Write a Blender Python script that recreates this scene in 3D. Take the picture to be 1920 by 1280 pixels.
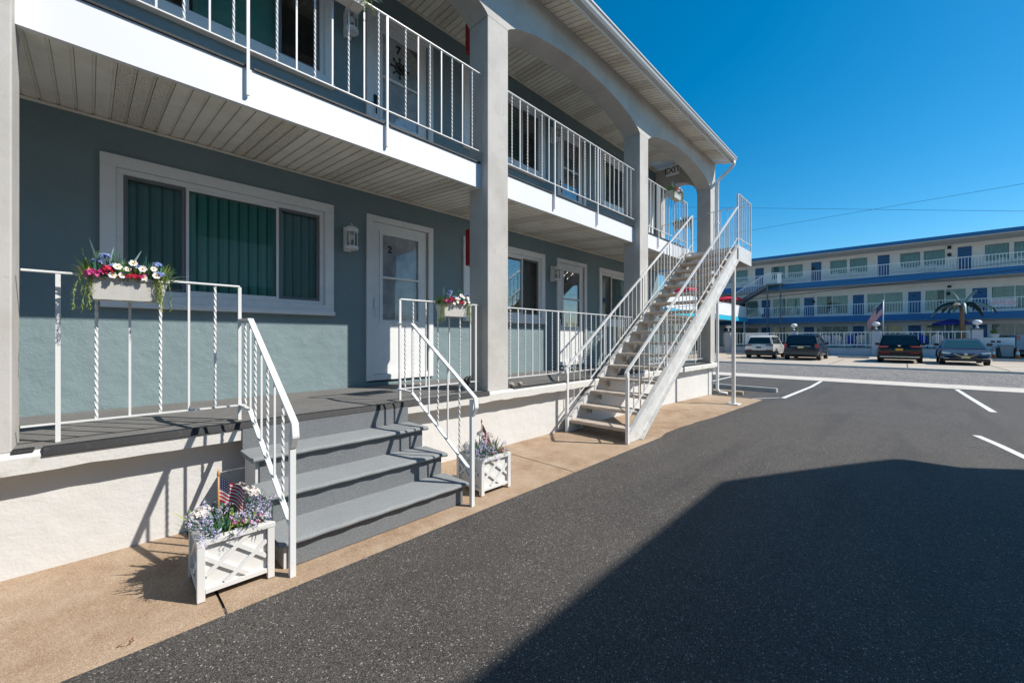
import bpy, bmesh, math, random
from mathutils import Vector, Matrix
R = math.radians
random.seed(7)
scn = bpy.context.scene
for o in list(bpy.data.objects): bpy.data.objects.remove(o)

# ---------------------------------------------------------------- camera
cam_d = bpy.data.cameras.new('camera'); cam = bpy.data.objects.new('camera', cam_d)
scn.collection.objects.link(cam); scn.camera = cam
cam_d.sensor_fit = 'HORIZONTAL'; cam_d.sensor_width = 36; cam_d.lens = 36 * 761 / 1920
cam_d.shift_y = -6 / 1920; cam_d.clip_end = 2000; cam_d.clip_start = .05
cam.location = (0, 0, 1.35)
YAW = math.atan2(734, 761)                       # facade direction (+X) lies this far right of the view
cam.rotation_euler = (R(90), 0, YAW - R(90))

# ---------------------------------------------------------------- light
SUN_TO = Vector((.69, -1, 1.2)).normalized()
w = bpy.data.worlds.new('World'); scn.world = w; w.use_nodes = True
nt = w.node_tree; nt.nodes.clear()
sky = nt.nodes.new('ShaderNodeTexSky'); sky.sky_type = 'NISHITA'; sky.sun_disc = False
sky.sun_elevation = math.asin(SUN_TO.z); sky.sun_rotation = math.atan2(SUN_TO.x, SUN_TO.y)
sky.air_density = 1.0; sky.dust_density = .4; sky.ozone_density = 4.0; sky.altitude = 300
hs = nt.nodes.new('ShaderNodeHueSaturation'); hs.inputs['Saturation'].default_value = 1.42; hs.inputs['Hue'].default_value = .487
bg = nt.nodes.new('ShaderNodeBackground'); bg.inputs[1].default_value = .125
ow = nt.nodes.new('ShaderNodeOutputWorld')
nt.links.new(sky.outputs[0], hs.inputs['Color']); nt.links.new(hs.outputs[0], bg.inputs[0]); nt.links.new(bg.outputs[0], ow.inputs[0])
sl = bpy.data.lights.new('sun', 'SUN'); sl.energy = 5.0; sl.angle = R(.5); sl.color = (1, .95, .87)
so = bpy.data.objects.new('sun', sl); scn.collection.objects.link(so)
so.rotation_euler = (-SUN_TO).to_track_quat('-Z', 'Y').to_euler(); so.location = (5, -10, 20)
scn.view_settings.view_transform = 'Standard'; scn.view_settings.look = 'None'
scn.view_settings.exposure = .21; scn.view_settings.gamma = 1
scn.render.engine = 'CYCLES'
scn.cycles.max_bounces = 8; scn.cycles.diffuse_bounces = 4; scn.cycles.transparent_max_bounces = 12

# ---------------------------------------------------------------- materials
M = {}
def mat(name, col, rough=.6, metal=0, var=None, bump=None, spots=None, spec=.5, coat=0, var2=None):
    """var=(scale, colour2, lo, hi); spots=(voronoi scale, colour, threshold); bump=[(scale, strength, distance),...]"""
    m = bpy.data.materials.new(name); m.use_nodes = True; n = m.node_tree; b = n.nodes['Principled BSDF']
    b.inputs['Roughness'].default_value = rough; b.inputs['Metallic'].default_value = metal
    b.inputs['Specular IOR Level'].default_value = spec; b.inputs['Coat Weight'].default_value = coat
    tc = n.nodes.new('ShaderNodeTexCoord'); L = n.links.new
    rgb = n.nodes.new('ShaderNodeRGB'); rgb.outputs[0].default_value = (*col, 1); cur = rgb.outputs[0]
    def mix(fac, c2):
        nonlocal cur
        x = n.nodes.new('ShaderNodeMix'); x.data_type = 'RGBA'; L(fac, x.inputs[0]); L(cur, x.inputs[6]); x.inputs[7].default_value = (*c2, 1); cur = x.outputs[2]
    for v in (var, var2):
        if v:
            t = n.nodes.new('ShaderNodeTexNoise'); t.inputs['Scale'].default_value = v[0]; t.inputs['Detail'].default_value = 6; t.inputs['Roughness'].default_value = .65
            L(tc.outputs['Object'], t.inputs['Vector'])
            r = n.nodes.new('ShaderNodeMapRange'); r.inputs[1].default_value = v[2]; r.inputs[2].default_value = v[3]; L(t.outputs[0], r.inputs[0]); mix(r.outputs[0], v[1])
    for s in (spots or []):
        t = n.nodes.new('ShaderNodeTexVoronoi'); t.inputs['Scale'].default_value = s[0]; L(tc.outputs['Object'], t.inputs['Vector'])
        sp = n.nodes.new('ShaderNodeSeparateColor'); L(t.outputs['Color'], sp.inputs[0])
        r = n.nodes.new('ShaderNodeMapRange'); r.inputs[1].default_value = s[2]; r.inputs[2].default_value = s[3]; L(sp.outputs[0], r.inputs[0]); mix(r.outputs[0], s[1])
    L(cur, b.inputs['Base Color'])
    prev = None
    for bp in (bump or []):
        t = n.nodes.new('ShaderNodeTexNoise'); t.inputs['Scale'].default_value = bp[0]; t.inputs['Detail'].default_value = 5
        L(tc.outputs['Object'], t.inputs['Vector'])
        u = n.nodes.new('ShaderNodeBump'); u.inputs['Strength'].default_value = bp[1]; u.inputs['Distance'].default_value = bp[2]
        L(t.outputs[0], u.inputs['Height'])
        if prev: L(prev, u.inputs['Normal'])
        prev = u.outputs[0]
    if prev: L(prev, b.inputs['Normal'])
    M[name] = m; return m

mat('wall_paint', (.21, .28, .295), .75, var=(1.2, (.18, .245, .26), .35, .7), var2=(5, (.235, .305, .315), .6, .75), bump=[(80, .3, .004), (22, .3, .008), (5, .6, .03)])
mat('stucco_pillar', (.53, .505, .47), .85, var=(2.2, (.44, .415, .38), .42, .7), var2=(13, (.40, .37, .33), .6, .8), bump=[(130, .4, .003), (25, .3, .004)])
mat('stucco_base', (.64, .63, .61), .85, var=(1.8, (.61, .59, .55), .5, .75), var2=(14, (.55, .52, .47), .66, .8), bump=[(60, .35, .005), (9, .5, .014)])
mat('stucco_ledge', (.66, .64, .60), .8, var=(7, (.46, .42, .36), .56, .75), var2=(40, (.38, .34, .29), .66, .74), bump=[(50, .4, .006)])
mat('fascia', (.76, .76, .77), .45, var=(3, (.76, .76, .77), .45, .7))
mat('trim', (.80, .795, .78), .4, var=(6, (.70, .70, .70), .5, .75))
mat('soffit', (.90, .85, .74), .6, var=(2.5, (.76, .70, .59), .45, .7), var2=(16, (.62, .55, .43), .64, .8))
mat('soffit_vent', (.84, .78, .66), .65, spots=[(300, (.38, .34, .27), .70, .76)])
mat('rail_paint', (.74, .74, .73), .35, var=(45, (.45, .38, .32), .655, .70), var2=(3, (.74, .73, .71), .4, .7), bump=[(120, .2, .002)])
mat('carpet_tread', (.255, .268, .272), .95, var=(2.5, (.215, .228, .235), .4, .7), bump=[(300, .3, .001)], spots=[(420, (.34, .35, .35), .7, .95), (400, (.17, .18, .185), .8, .97)])  # lighter copy of the step carpet, sunlit look of the treads put into colour
mat('carpet', (.165, .175, .185), .95, var=(3, (.145, .155, .165), .4, .7), bump=[(300, .35, .001)], spots=[(500, (.25, .26, .27), .7, .9), (400, (.10, .11, .12), .8, .95)])  # darker bluish copy for the risers, their weaker light put into the colour
mat('porch_carpet', (.15, .145, .138), .95, var=(3, (.115, .11, .105), .4, .7), bump=[(300, .35, .001)], spots=[(450, (.26, .25, .24), .75, .95)])
mat('rubber', (.012, .012, .013), .6, var=(30, (.06, .06, .06), .55, .8))
mat('sidewalk', (.35, .242, .155), .9, var=(.9, (.235, .135, .068), .43, .62), var2=(4, (.42, .32, .225), .42, .70),
    spots=[(360, (.56, .43, .31), .62, .98), (300, (.24, .155, .09), .72, .99)], bump=[(220, .4, .0015)])
mat('joint', (.05, .04, .03), .95)
mat('asphalt', (.050, .0445, .040), .85, var=(.5, (.066, .059, .052), .4, .62), var2=(3, (.035, .031, .029), .52, .75),
    spots=[(360, (.22, .195, .173), .66, .97), (270, (.012, .011, .011), .66, .9), (190, (.36, .33, .30), .975, .985)], bump=[(240, .7, .003), (8, .25, .01)])
mat('street', (.20, .185, .17), .9, var=(1.2, (.165, .15, .14), .4, .65), spots=[(24, (.38, .35, .32), .68, .95), (20, (.07, .065, .06), .70, .95)], bump=[(40, .6, .01)])
mat('concrete', (.56, .51, .45), .85, var=(1, (.48, .43, .37), .4, .7), bump=[(60, .3, .004)])
mat('apron', (.52, .45, .37), .85, var=(.6, (.42, .35, .28), .4, .7), bump=[(40, .3, .004)])
mat('line_paint', (.74, .74, .71), .7, var=(14, (.5, .5, .48), .55, .75))
mat('tread', (.52, .44, .36), .85, var=(9, (.36, .29, .23), .5, .75), bump=[(60, .4, .004)])
mat('steel_white', (.64, .63, .61), .45, var=(7, (.50, .48, .45), .48, .7), var2=(26, (.32, .25, .19), .62, .72), bump=[(40, .2, .003)])
mat('blind_green', (.11, .37, .29), .6, var=(1.3, (.09, .31, .245), .4, .7))
mat('blind_dark', (.06, .20, .155), .7)
mat('venetian', (.55, .56, .58), .5)
mat('dark_room', (.012, .014, .016), .9)
mat('screen_frame', (.16, .16, .17), .4)
mat('curtain', (.27, .37, .35), .8, var=(6, (.19, .27, .26), .4, .7))
mat('far_white', (.80, .81, .81), .7, var=(2, (.72, .73, .73), .4, .7))
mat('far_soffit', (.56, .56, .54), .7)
mat('far_blue', (.006, .135, .33), .5)
mat('door_blue', (.006, .105, .29), .45)
mat('turquoise', (.03, .45, .62), .5)
mat('stair_grey', (.10, .12, .14), .5)
mat('wall_bluegrey', (.46, .49, .55), .8, var=(1.5, (.38, .41, .47), .4, .7), bump=[(30, .3, .01)])
mat('teal_edge', (.015, .11, .13), .6)
mat('plastic_white', (.78, .78, .78), .35)
mat('plastic_blue', (.015, .03, .30), .4)
mat('door_curtain', (.78, .77, .75), .8, var=(3, (.36, .37, .38), .4, .7))
mat('box_plastic', (.60, .58, .54), .45, var=(20, (.5, .48, .44), .5, .8))
mat('wood_white', (.70, .69, .67), .45, var=(18, (.66, .65, .62), .6, .8), bump=[(30, .15, .003)])
mat('soil', (.03, .022, .015), .95, bump=[(60, 1, .01)])
mat('red', (.30, .008, .01), .4)
mat('gutter_paint', (.52, .51, .49), .4)
mat('umbrella_red', (.62, .01, .04), .6)
mat('umbrella_blue', (.012, .02, .22), .7)
mat('black', (.01, .01, .01), .5)
mat('numeral', (.04, .022, .012), .5)
mat('leaf_green', (.085, .19, .045), .55, var=(30, (.14, .26, .06), .4, .65))
mat('leaf_teal', (.05, .19, .125), .5, var=(30, (.09, .27, .19), .4, .65))
mat('leaf_yellow', (.38, .43, .10), .55, var=(30, (.24, .33, .08), .4, .65))
mat('grass_blade', (.45, .60, .57), .5)
mat('petal_white', (.74, .68, .64), .6)
mat('petal_yellow', (.75, .47, .05), .6)
mat('petal_magenta', (.62, .07, .26), .6)
mat('petal_red', (.55, .012, .06), .6)
mat('petal_blue', (.17, .25, .55), .6, var=(60, (.42, .5, .72), .45, .65))
mat('petal_lavender', (.46, .38, .66), .6, var=(90, (.72, .66, .84), .42, .6))
mat('petal_pink', (.55, .16, .28), .6)
mat('stick', (.48, .26, .09), .4)
mat('flag_red', (.55, .006, .02), .7); mat('flag_white', (.66, .64, .63), .7); mat('flag_blue', (.010, .018, .09), .7)
mat('bark', (.34, .16, .08), .8, bump=[(12, 1, .02)])
mat('frond_dark', (.02, .04, .03), .5); mat('frond_light', (.30, .38, .34), .5)
mat('cone_orange', (.65, .11, .02), .5)
mat('grey_plastic', (.28, .29, .31), .5)
mat('timber', (.50, .40, .27), .85, var=(12, (.36, .27, .17), .4, .7), bump=[(20, .5, .006)])
mat('wheel_stop', (.46, .45, .42), .85, var=(6, (.33, .32, .29), .4, .7), bump=[(40, .4, .005)])
mat('paint_car_white', (.66, .64, .60), .3, coat=1); mat('paint_car_navy', (.004, .008, .018), .25, coat=.5, spec=.3)
mat('paint_car_black', (.004, .004, .005), .25, coat=.5, spec=.3); mat('paint_car_grey', (.07, .095, .14), .28, coat=1, metal=.5)
mat('car_glass', (.012, .016, .018), .05, spec=.9); mat('windshield', (.02, .06, .07), .12, spec=.35)
mat('tyre', (.015, .015, .015), .8); mat('rim', (.45, .45, .46), .3, metal=.9); mat('tail_lamp', (.42, .01, .015), .2, coat=1)
mat('tail_lamp_dark', (.12, .008, .015), .2, coat=1); mat('head_lamp', (.55, .57, .6), .1, coat=1)
mat('chrome', (.7, .7, .72), .15, metal=1); mat('bumper_dark', (.03, .03, .032), .5); mat('bumper_grey', (.06, .058, .058), .4)
mat('plate_yellow', (.62, .50, .22), .5); mat('plate_orange', (.72, .34, .03), .5); mat('plate_dark', (.10, .07, .08), .5)
mat('roof_shingle', (.10, .095, .09), .9, bump=[(20, .6, .01)])
mat('stone', (.42, .38, .33), .9, var=(30, (.28, .25, .2), .4, .7), bump=[(40, .6, .01)])
mat('bulb', (.8, .8, .78), .2)
mat('cable', (.012, .012, .014), .6)
mat('kerb_wear', (.66, .60, .52), .85, var=(3, (.55, .49, .42), .4, .7))
mat('straw', (.55, .42, .36), .8); mat('yellow', (.62, .42, .03), .5)
mat('leaf_dry', (.32, .09, .02), .8)
_n = M['asphalt'].node_tree; _b = _n.nodes['Principled BSDF']; _src = _b.inputs['Base Color'].links[0].from_socket
_tc = _n.nodes.new('ShaderNodeTexCoord'); _mp = _n.nodes.new('ShaderNodeMapping'); _mp.inputs['Scale'].default_value = (.22, 2.2, 1); _mp.inputs['Rotation'].default_value = (0, 0, R(-8))
_t = _n.nodes.new('ShaderNodeTexNoise'); _t.inputs['Scale'].default_value = 1.0; _t.inputs['Detail'].default_value = 4; _r = _n.nodes.new('ShaderNodeMapRange'); _r.inputs[1].default_value = .52; _r.inputs[2].default_value = .68; _r.inputs[4].default_value = .4
_x = _n.nodes.new('ShaderNodeMix'); _x.data_type = 'RGBA'; _x.inputs[7].default_value = (.030, .027, .026, 1)
_n.links.new(_tc.outputs['Object'], _mp.inputs[0]); _n.links.new(_mp.outputs[0], _t.inputs['Vector']); _n.links.new(_t.outputs[0], _r.inputs[0]); _n.links.new(_r.outputs[0], _x.inputs[0]); _n.links.new(_src, _x.inputs[6]); _n.links.new(_x.outputs[2], _b.inputs['Base Color'])
# glass: clear pane that mirrors the surroundings by Fresnel
def glassmat(name, tint, ior=1.5, boost=0.0):
    m = bpy.data.materials.new(name); m.use_nodes = True; n = m.node_tree; n.nodes.clear()
    o = n.nodes.new('ShaderNodeOutputMaterial'); x = n.nodes.new('ShaderNodeMixShader'); f = n.nodes.new('ShaderNodeFresnel'); f.inputs[0].default_value = ior
    t = n.nodes.new('ShaderNodeBsdfTransparent'); t.inputs[0].default_value = (*tint, 1)
    g = n.nodes.new('ShaderNodeBsdfGlossy'); g.inputs['Roughness'].default_value = .01; g.inputs[0].default_value = (1, 1, 1, 1)
    a = n.nodes.new('ShaderNodeMath'); a.operation = 'MULTIPLY_ADD'; a.inputs[1].default_value = .9; a.inputs[2].default_value = boost; a.use_clamp = True
    n.links.new(f.outputs[0], a.inputs[0]); n.links.new(a.outputs[0], x.inputs[0]); n.links.new(t.outputs[0], x.inputs[1]); n.links.new(g.outputs[0], x.inputs[2]); n.links.new(x.outputs[0], o.inputs[0])
    M[name] = m
glassmat('glass', (.97, .99, .98), 1.45, 0)
glassmat('door_glass', (.96, .96, .96), 1.4, 0)
glassmat('lamp_glass', (.92, .92, .9), 1.4, .0)

# ---------------------------------------------------------------- mesh helper
class MB:
    def __init__(s): s.v = []; s.f = []; s.mi = []; s.cur = 0
    def add(s, vs, fs):
        k = len(s.v); s.v += [tuple(v) for v in vs]; s.f += [tuple(i + k for i in f) for f in fs]; s.mi += [s.cur] * len(fs); return s
    def box(s, x0, x1, y0, y1, z0, z1):
        return s.add([(x, y, z) for z in (z0, z1) for y in (y0, y1) for x in (x0, x1)], [(0, 2, 3, 1), (4, 5, 7, 6), (0, 1, 5, 4), (2, 6, 7, 3), (0, 4, 6, 2), (1, 3, 7, 5)])
    def bar(s, a, b, w, h=None, up=(0, 0, 1), twist=0, seg=1, taper=1):
        a = Vector(a); b = Vector(b); h = h or w; d = (b - a).normalized(); u = Vector(up)
        if abs(d.dot(u)) > .99: u = Vector((0, 1, 0))
        r = d.cross(u).normalized(); u = r.cross(d).normalized(); vs = []; fs = []
        for i in range(seg + 1):
            t = i / seg; p = a.lerp(b, t); an = twist * t; k = 1 + (taper - 1) * t
            for (cx, cy) in ((-1, -1), (1, -1), (1, 1), (-1, 1)):
                x, y = cx * w / 2 * k, cy * h / 2 * k
                vs.append(p + r * (x * math.cos(an) - y * math.sin(an)) + u * (x * math.sin(an) + y * math.cos(an)))
        for i in range(seg):
            for j in range(4): fs.append((i * 4 + j, i * 4 + (j + 1) % 4, i * 4 + 4 + (j + 1) % 4, i * 4 + 4 + j))
        fs.append((3, 2, 1, 0)); k = seg * 4; fs.append((k, k + 1, k + 2, k + 3)); return s.add(vs, fs)
    def tube(s, pts, r, n=8, cap=True):
        pts = [Vector(p) for p in pts]; rs = r if isinstance(r, (list, tuple)) else [r] * len(pts); vs = []; fs = []; ref = None
        for i, p in enumerate(pts):
            d = (pts[min(i + 1, len(pts) - 1)] - pts[max(i - 1, 0)]).normalized()
            if ref is None: ref = Vector((0, 0, 1)) if abs(d.z) < .9 else Vector((1, 0, 0))
            a = d.cross(ref).normalized(); b = a.cross(d).normalized(); ref = b
            for k in range(n):
                t = 2 * math.pi * k / n; vs.append(p + (a * math.cos(t) + b * math.sin(t)) * rs[i])
        for i in range(len(pts) - 1):
            for k in range(n): fs.append((i * n + k, i * n + (k + 1) % n, (i + 1) * n + (k + 1) % n, (i + 1) * n + k))
        if cap: fs.append(tuple(range(n))[::-1]); fs.append(tuple((len(pts) - 1) * n + k for k in range(n)))
        return s.add(vs, fs)
    def lathe(s, prof, c=(0, 0, 0), n=16, sx=1, sy=1):
        vs = []; fs = []
        for (r, z) in prof:
            for k in range(n):
                t = 2 * math.pi * k / n; vs.append((c[0] + r * math.cos(t) * sx, c[1] + r * math.sin(t) * sy, c[2] + z))
        for i in range(len(prof) - 1):
            for k in range(n): fs.append((i * n + k, i * n + (k + 1) % n, (i + 1) * n + (k + 1) % n, (i + 1) * n + k))
        fs.append(tuple(range(n))[::-1]); fs.append(tuple((len(prof) - 1) * n + k for k in range(n))); return s.add(vs, fs)
    def sphere(s, c, r, n=12, sz=1):
        m = n // 2; return s.lathe([(max(r * math.sin(math.pi * i / m), 1e-4), -r * sz * math.cos(math.pi * i / m)) for i in range(m + 1)], c, n)
    def prism(s, pts, axis, a, b):
        """pts: 2-D outline (ccw); axis 'x': pts=(y,z); 'y': pts=(x,z); 'z': pts=(x,y)"""
        f = {'x': lambda p, t: (t, p[0], p[1]), 'y': lambda p, t: (p[0], t, p[1]), 'z': lambda p, t: (p[0], p[1], t)}[axis]
        n = len(pts); vs = [f(p, a) for p in pts] + [f(p, b) for p in pts]
        return s.add(vs, [tuple(range(n))[::-1], tuple(range(n, 2 * n))] + [(i, (i + 1) % n, n + (i + 1) % n, n + i) for i in range(n)])
    def quad(s, a, b, c, d): return s.add([a, b, c, d], [(0, 1, 2, 3)])
    def frame(s, x0, x1, z0, z1, w, y0, y1, wb=None):
        wb = wb or w
        s.box(x0, x1, y0, y1, z1 - w, z1); s.box(x0, x1, y0, y1, z0, z0 + wb)
        s.box(x0, x0 + w, y0, y1, z0 + wb, z1 - w); s.box(x1 - w, x1, y0, y1, z0 + wb, z1 - w); return s
    def mesh(s, name, mats, smooth=False):
        me = bpy.data.meshes.new(name); me.from_pydata(s.v, [], s.f)
        for m in (mats if isinstance(mats, (list, tuple)) else [mats]): me.materials.append(M[m])
        for p, i in zip(me.polygons, s.mi): p.material_index = i; p.use_smooth = smooth
        bm = bmesh.new(); bm.from_mesh(me); bmesh.ops.recalc_face_normals(bm, faces=bm.faces); bm.to_mesh(me); bm.free()
        me.update(); return me
    def build(s, name, mats, parent=None, smooth=False, bevel=0, label=None, **kw):
        return link(name, s.mesh(name, mats, smooth), parent, bevel, label, **kw)
def link(name, me, parent=None, bevel=0, label=None, cat=None, group=None, kind=None, loc=None):
    o = bpy.data.objects.new(name, me); scn.collection.objects.link(o); o.parent = parent
    if loc: o.location = loc
    if bevel:
        b = o.modifiers.new('bevel', 'BEVEL'); b.width = bevel; b.segments = 2; b.limit_method = 'ANGLE'; b.angle_limit = R(50)
    for k, v in (('label', label), ('category', cat), ('group', group), ('kind', kind)):
        if v: o[k] = v
    return o
def thing(name, label, cat, loc=(0, 0, 0), rz=0, group=None):
    o = bpy.data.objects.new(name, None); scn.collection.objects.link(o); o.location = loc; o.rotation_euler = (0, 0, rz)
    o.empty_display_size = .1; o['label'] = label; o['category'] = cat
    if group: o['group'] = group
    return o
def dup(root, loc, rz=0, label=None, group=None):
    def rec(o, par):
        c = o.copy(); scn.collection.objects.link(c); c.parent = par
        for ch in [x for x in bpy.data.objects if x.parent == o]: rec(ch, c)
        return c
    r = rec(root, None); r.location = loc; r.rotation_euler = (0, 0, rz)
    if label: r['label'] = label
    if group: r['group'] = group
    return r
def weld(me):
    bm = bmesh.new(); bm.from_mesh(me); bmesh.ops.remove_doubles(bm, verts=bm.verts, dist=.0004); bmesh.ops.recalc_face_normals(bm, faces=bm.faces); bm.to_mesh(me); bm.free()
def text_mesh(name, body, size, mater, parent, loc, rot, extrude=.001, bold=0):
    c = bpy.data.curves.new(name, 'FONT'); c.body = body; c.size = size; c.extrude = extrude; c.offset = bold
    c.align_x = 'CENTER'; c.align_y = 'CENTER'; c.space_line = .9
    t = bpy.data.objects.new('t', c); me = bpy.data.meshes.new_from_object(t); bpy.data.objects.remove(t)
    me.materials.clear(); me.materials.append(M[mater])
    o = link(name, me, parent); o.location = loc; o.rotation_euler = rot; return o

def gz(x):
    if x < 6: return 0.
    if x < 16: return -.2 * (x - 6) / 10
    if x < 37: return -.2
    if x < 42: return -.2 + .15 * (x - 37) / 5
    return -.05
XS = [-60, -3, 6, 16, 37, 42, 44]

# ================================================================ SETTING
def strip(name, m, y0, y1, x0, x1, dz, kind='structure'):
    xs = sorted([x0, x1] + [x for x in XS if x0 < x < x1]); mb = MB()
    for a, b in zip(xs, xs[1:]): mb.quad((a, y0, gz(a) + dz), (b, y0, gz(b) + dz), (b, y1, gz(b) + dz), (a, y1, gz(a) + dz))
    return mb.build(name, m, kind=kind)
g = MB()
gx = [-400, 6, 16, 37, 42, 60, 900]
for a, b in zip(gx, gx[1:]): g.quad((a, -500, gz(a) - .02), (b, -500, gz(b) - .02), (b, 500, gz(b) - .02), (a, 500, gz(a) - .02))
g.build('ground', 'apron', kind='structure')
# parking lot asphalt with a slightly wandering edge beside the sidewalk
ys_edge = []
x = -14.0
while x < 10.97:
    base = 2.44 + .12 * math.exp(-((x - 2.6) / 1.5) ** 2)
    ys_edge.append((x, base + random.uniform(-.007, .007) + .012 * math.sin(x * 7.3) * math.sin(x * 2.1))); x += .02
ys_edge.append((10.97, 2.44))
mb = MB()
for (a, ya), (b, yb) in zip(ys_edge, ys_edge[1:]):
    mb.quad((a, -60, gz(a)), (b, -60, gz(b)), (b, yb, gz(b)), (a, ya, gz(a)))
xs = [10.97, 16, 18.42]
for a, b in zip(xs, xs[1:]): mb.quad((a, -60, gz(a)), (b, -60, gz(b)), (b, 60, gz(b)), (a, 60, gz(a)))
mb.build('parking_lot', 'asphalt', kind='structure')
# sidewalk
mb = MB(); xj = [-14, -5, -2.6, .46, 3.38, 5.4, 7.6, 9.4, 10.97]
for a, b in zip(xj, xj[1:]):
    a2 = a + .006; b2 = b - .006
    mb.quad((a2, 2.3, gz(a2) - .006), (b2, 2.3, gz(b2) - .006), (b2, 2.47, gz(b2) + .006), (a2, 2.47, gz(a2) + .006))
    mb.quad((a2, 2.47, gz(a2) + .006), (b2, 2.47, gz(b2) + .006), (b2, 3.7, gz(b2) + .012), (a2, 3.7, gz(a2) + .012))
mb.build('sidewalk', 'sidewalk', kind='structure')
mb = MB()
for a in xj[1:-1]: mb.quad((a - .02, 2.3, gz(a) - .004), (a + .02, 2.3, gz(a) - .004), (a + .02, 3.6, gz(a) - .002), (a - .02, 3.6, gz(a) - .002))
mb.build('sidewalk_joint', 'joint', kind='structure')
strip('concrete_gutter', 'kerb_wear', -60, 60, 18.42, 20.0, .004)
strip('street', 'street', -60, 60, 20.0, 28.0, .0)
MB().box(27.98, 28.2, -60, 60, -.3, -.11).build('street_kerb', 'kerb_wear', kind='structure')
mb = MB()
for x0, x1, za, zb in ((28.2, 37, -.112, -.13), (37, 42, -.13, .02), (42, 44, .02, .04)):
    mb.quad((x0, -60, za), (x1, -60, zb), (x1, 60, zb), (x0, 60, za))
mb.build('parking_apron', 'apron', kind='structure')
mb = MB()
for yy in (12.5, 9.3, 6.2, 3.0, -.15, -3.4, -6.8, -10): mb.quad((28.2, yy - .02, -.108), (36.9, yy - .02, -.122), (36.9, yy + .02, -.122), (28.2, yy + .02, -.108))
mb.build('apron_joint', 'joint', kind='structure')
# painted lines
def pline(pts, wd, nm='parking_line'):
    mb = MB()
    for (ax, ay), (bx, by) in zip(pts, pts[1:]):
        d = Vector((bx - ax, by - ay)).normalized() * wd / 2; nx, ny = -d.y, d.x
        mb.quad((ax - nx, ay - ny, gz(ax) + .004), (bx - nx, by - ny, gz(bx) + .004), (bx + nx, by + ny, gz(bx) + .004), (ax + nx, ay + ny, gz(ax) + .004))
    mb.build(nm, 'line_paint', kind='structure')
pline([(11.75, 2.12), (16, 2.12), (18.3, 2.14)], .10); pline([(11.8, 2.2), (10.99, 2.6)], .04); pline([(15, 4.9), (18.3, 5.0)], .1)
pline([(12.55, -1.30), (16, -1.24), (18.2, -1.16)], .10)
pline([(8.9, -.76), (8.2, -.9), (7.4, -1.03), (5.5, -1.37), (3.6, -1.75)], .085)

# ================================================================ NEAR MOTEL
bld = thing('motel_building', 'two storey motel with blue grey stucco walls, white balcony and arched beige pillars', 'building', (5, 6, 0))
bld.location = (0, 0, 0)
W = 4.97
# openings: (x0, x1, z0, z1)
wins = [('w', .05, 2.03, 1.62, 2.95), ('w', 4.04, 6.04, 1.62, 2.95), ('w', 7.98, 9.96, 1.62, 2.95),
        ('u', .05, 2.03, 4.34, 5.66), ('u', 4.04, 6.04, 4.34, 5.66), ('u', 8.04, 9.44, 4.36, 5.62)]
doors = [(2.45, 3.47, .80, 2.95, '2'), (6.43, 7.47, .80, 2.95, '3'), (2.45, 3.47, 3.46, 5.63, '7'), (6.44, 7.44, 3.46, 5.63, '8'), (9.75, 10.7, 3.46, 5.63, '')]
holes = [(a[1] + .06, a[2] - .06, a[3] + .06, a[4] - .06) for a in wins] + [(d[0] + .04, d[1] - .04, d[2] - .02, d[3] - .04) for d in doors]
def wall_with_holes(mb, x0, x1, z0, z1, y0, y1, holes):
    xs = sorted({x0, x1, *[h[0] for h in holes], *[h[1] for h in holes]}); zs = sorted({z0, z1, *[h[2] for h in holes], *[h[3] for h in holes]})
    hit = lambda a, b: any(h[0] < a < h[1] and h[2] < b < h[3] for h in holes)
    for a, b in zip(xs, xs[1:]):
        for c, d in zip(zs, zs[1:]):
            if not hit((a + b) / 2, (c + d) / 2): mb.quad((a, y0, c), (b, y0, c), (b, y0, d), (a, y0, d))
    for h in holes:
        mb.quad((h[0], y0, h[2]), (h[0], y1, h[2]), (h[0], y1, h[3]), (h[0], y0, h[3])); mb.quad((h[1], y0, h[2]), (h[1], y1, h[2]), (h[1], y1, h[3]), (h[1], y0, h[3]))
        mb.quad((h[0], y0, h[3]), (h[1], y0, h[3]), (h[1], y1, h[3]), (h[0], y1, h[3])); mb.quad((h[0], y0, h[2]), (h[1], y0, h[2]), (h[1], y1, h[2]), (h[0], y1, h[2]))
mb = MB(); wall_with_holes(mb, -5, 9.9 + 1.2, .6, 6.1, W, W + .14, holes)
mb.quad((11.1, W, 0), (11.1, 13, 0), (11.1, 13, 6.1), (11.1, W, 6.1))
mb.build('front_wall', 'wall_paint', bld)
MB().box(-5, 11.09, W + .5, 13, 0, 6.05).build('inner_wall', 'dark_room', bld)

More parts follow.
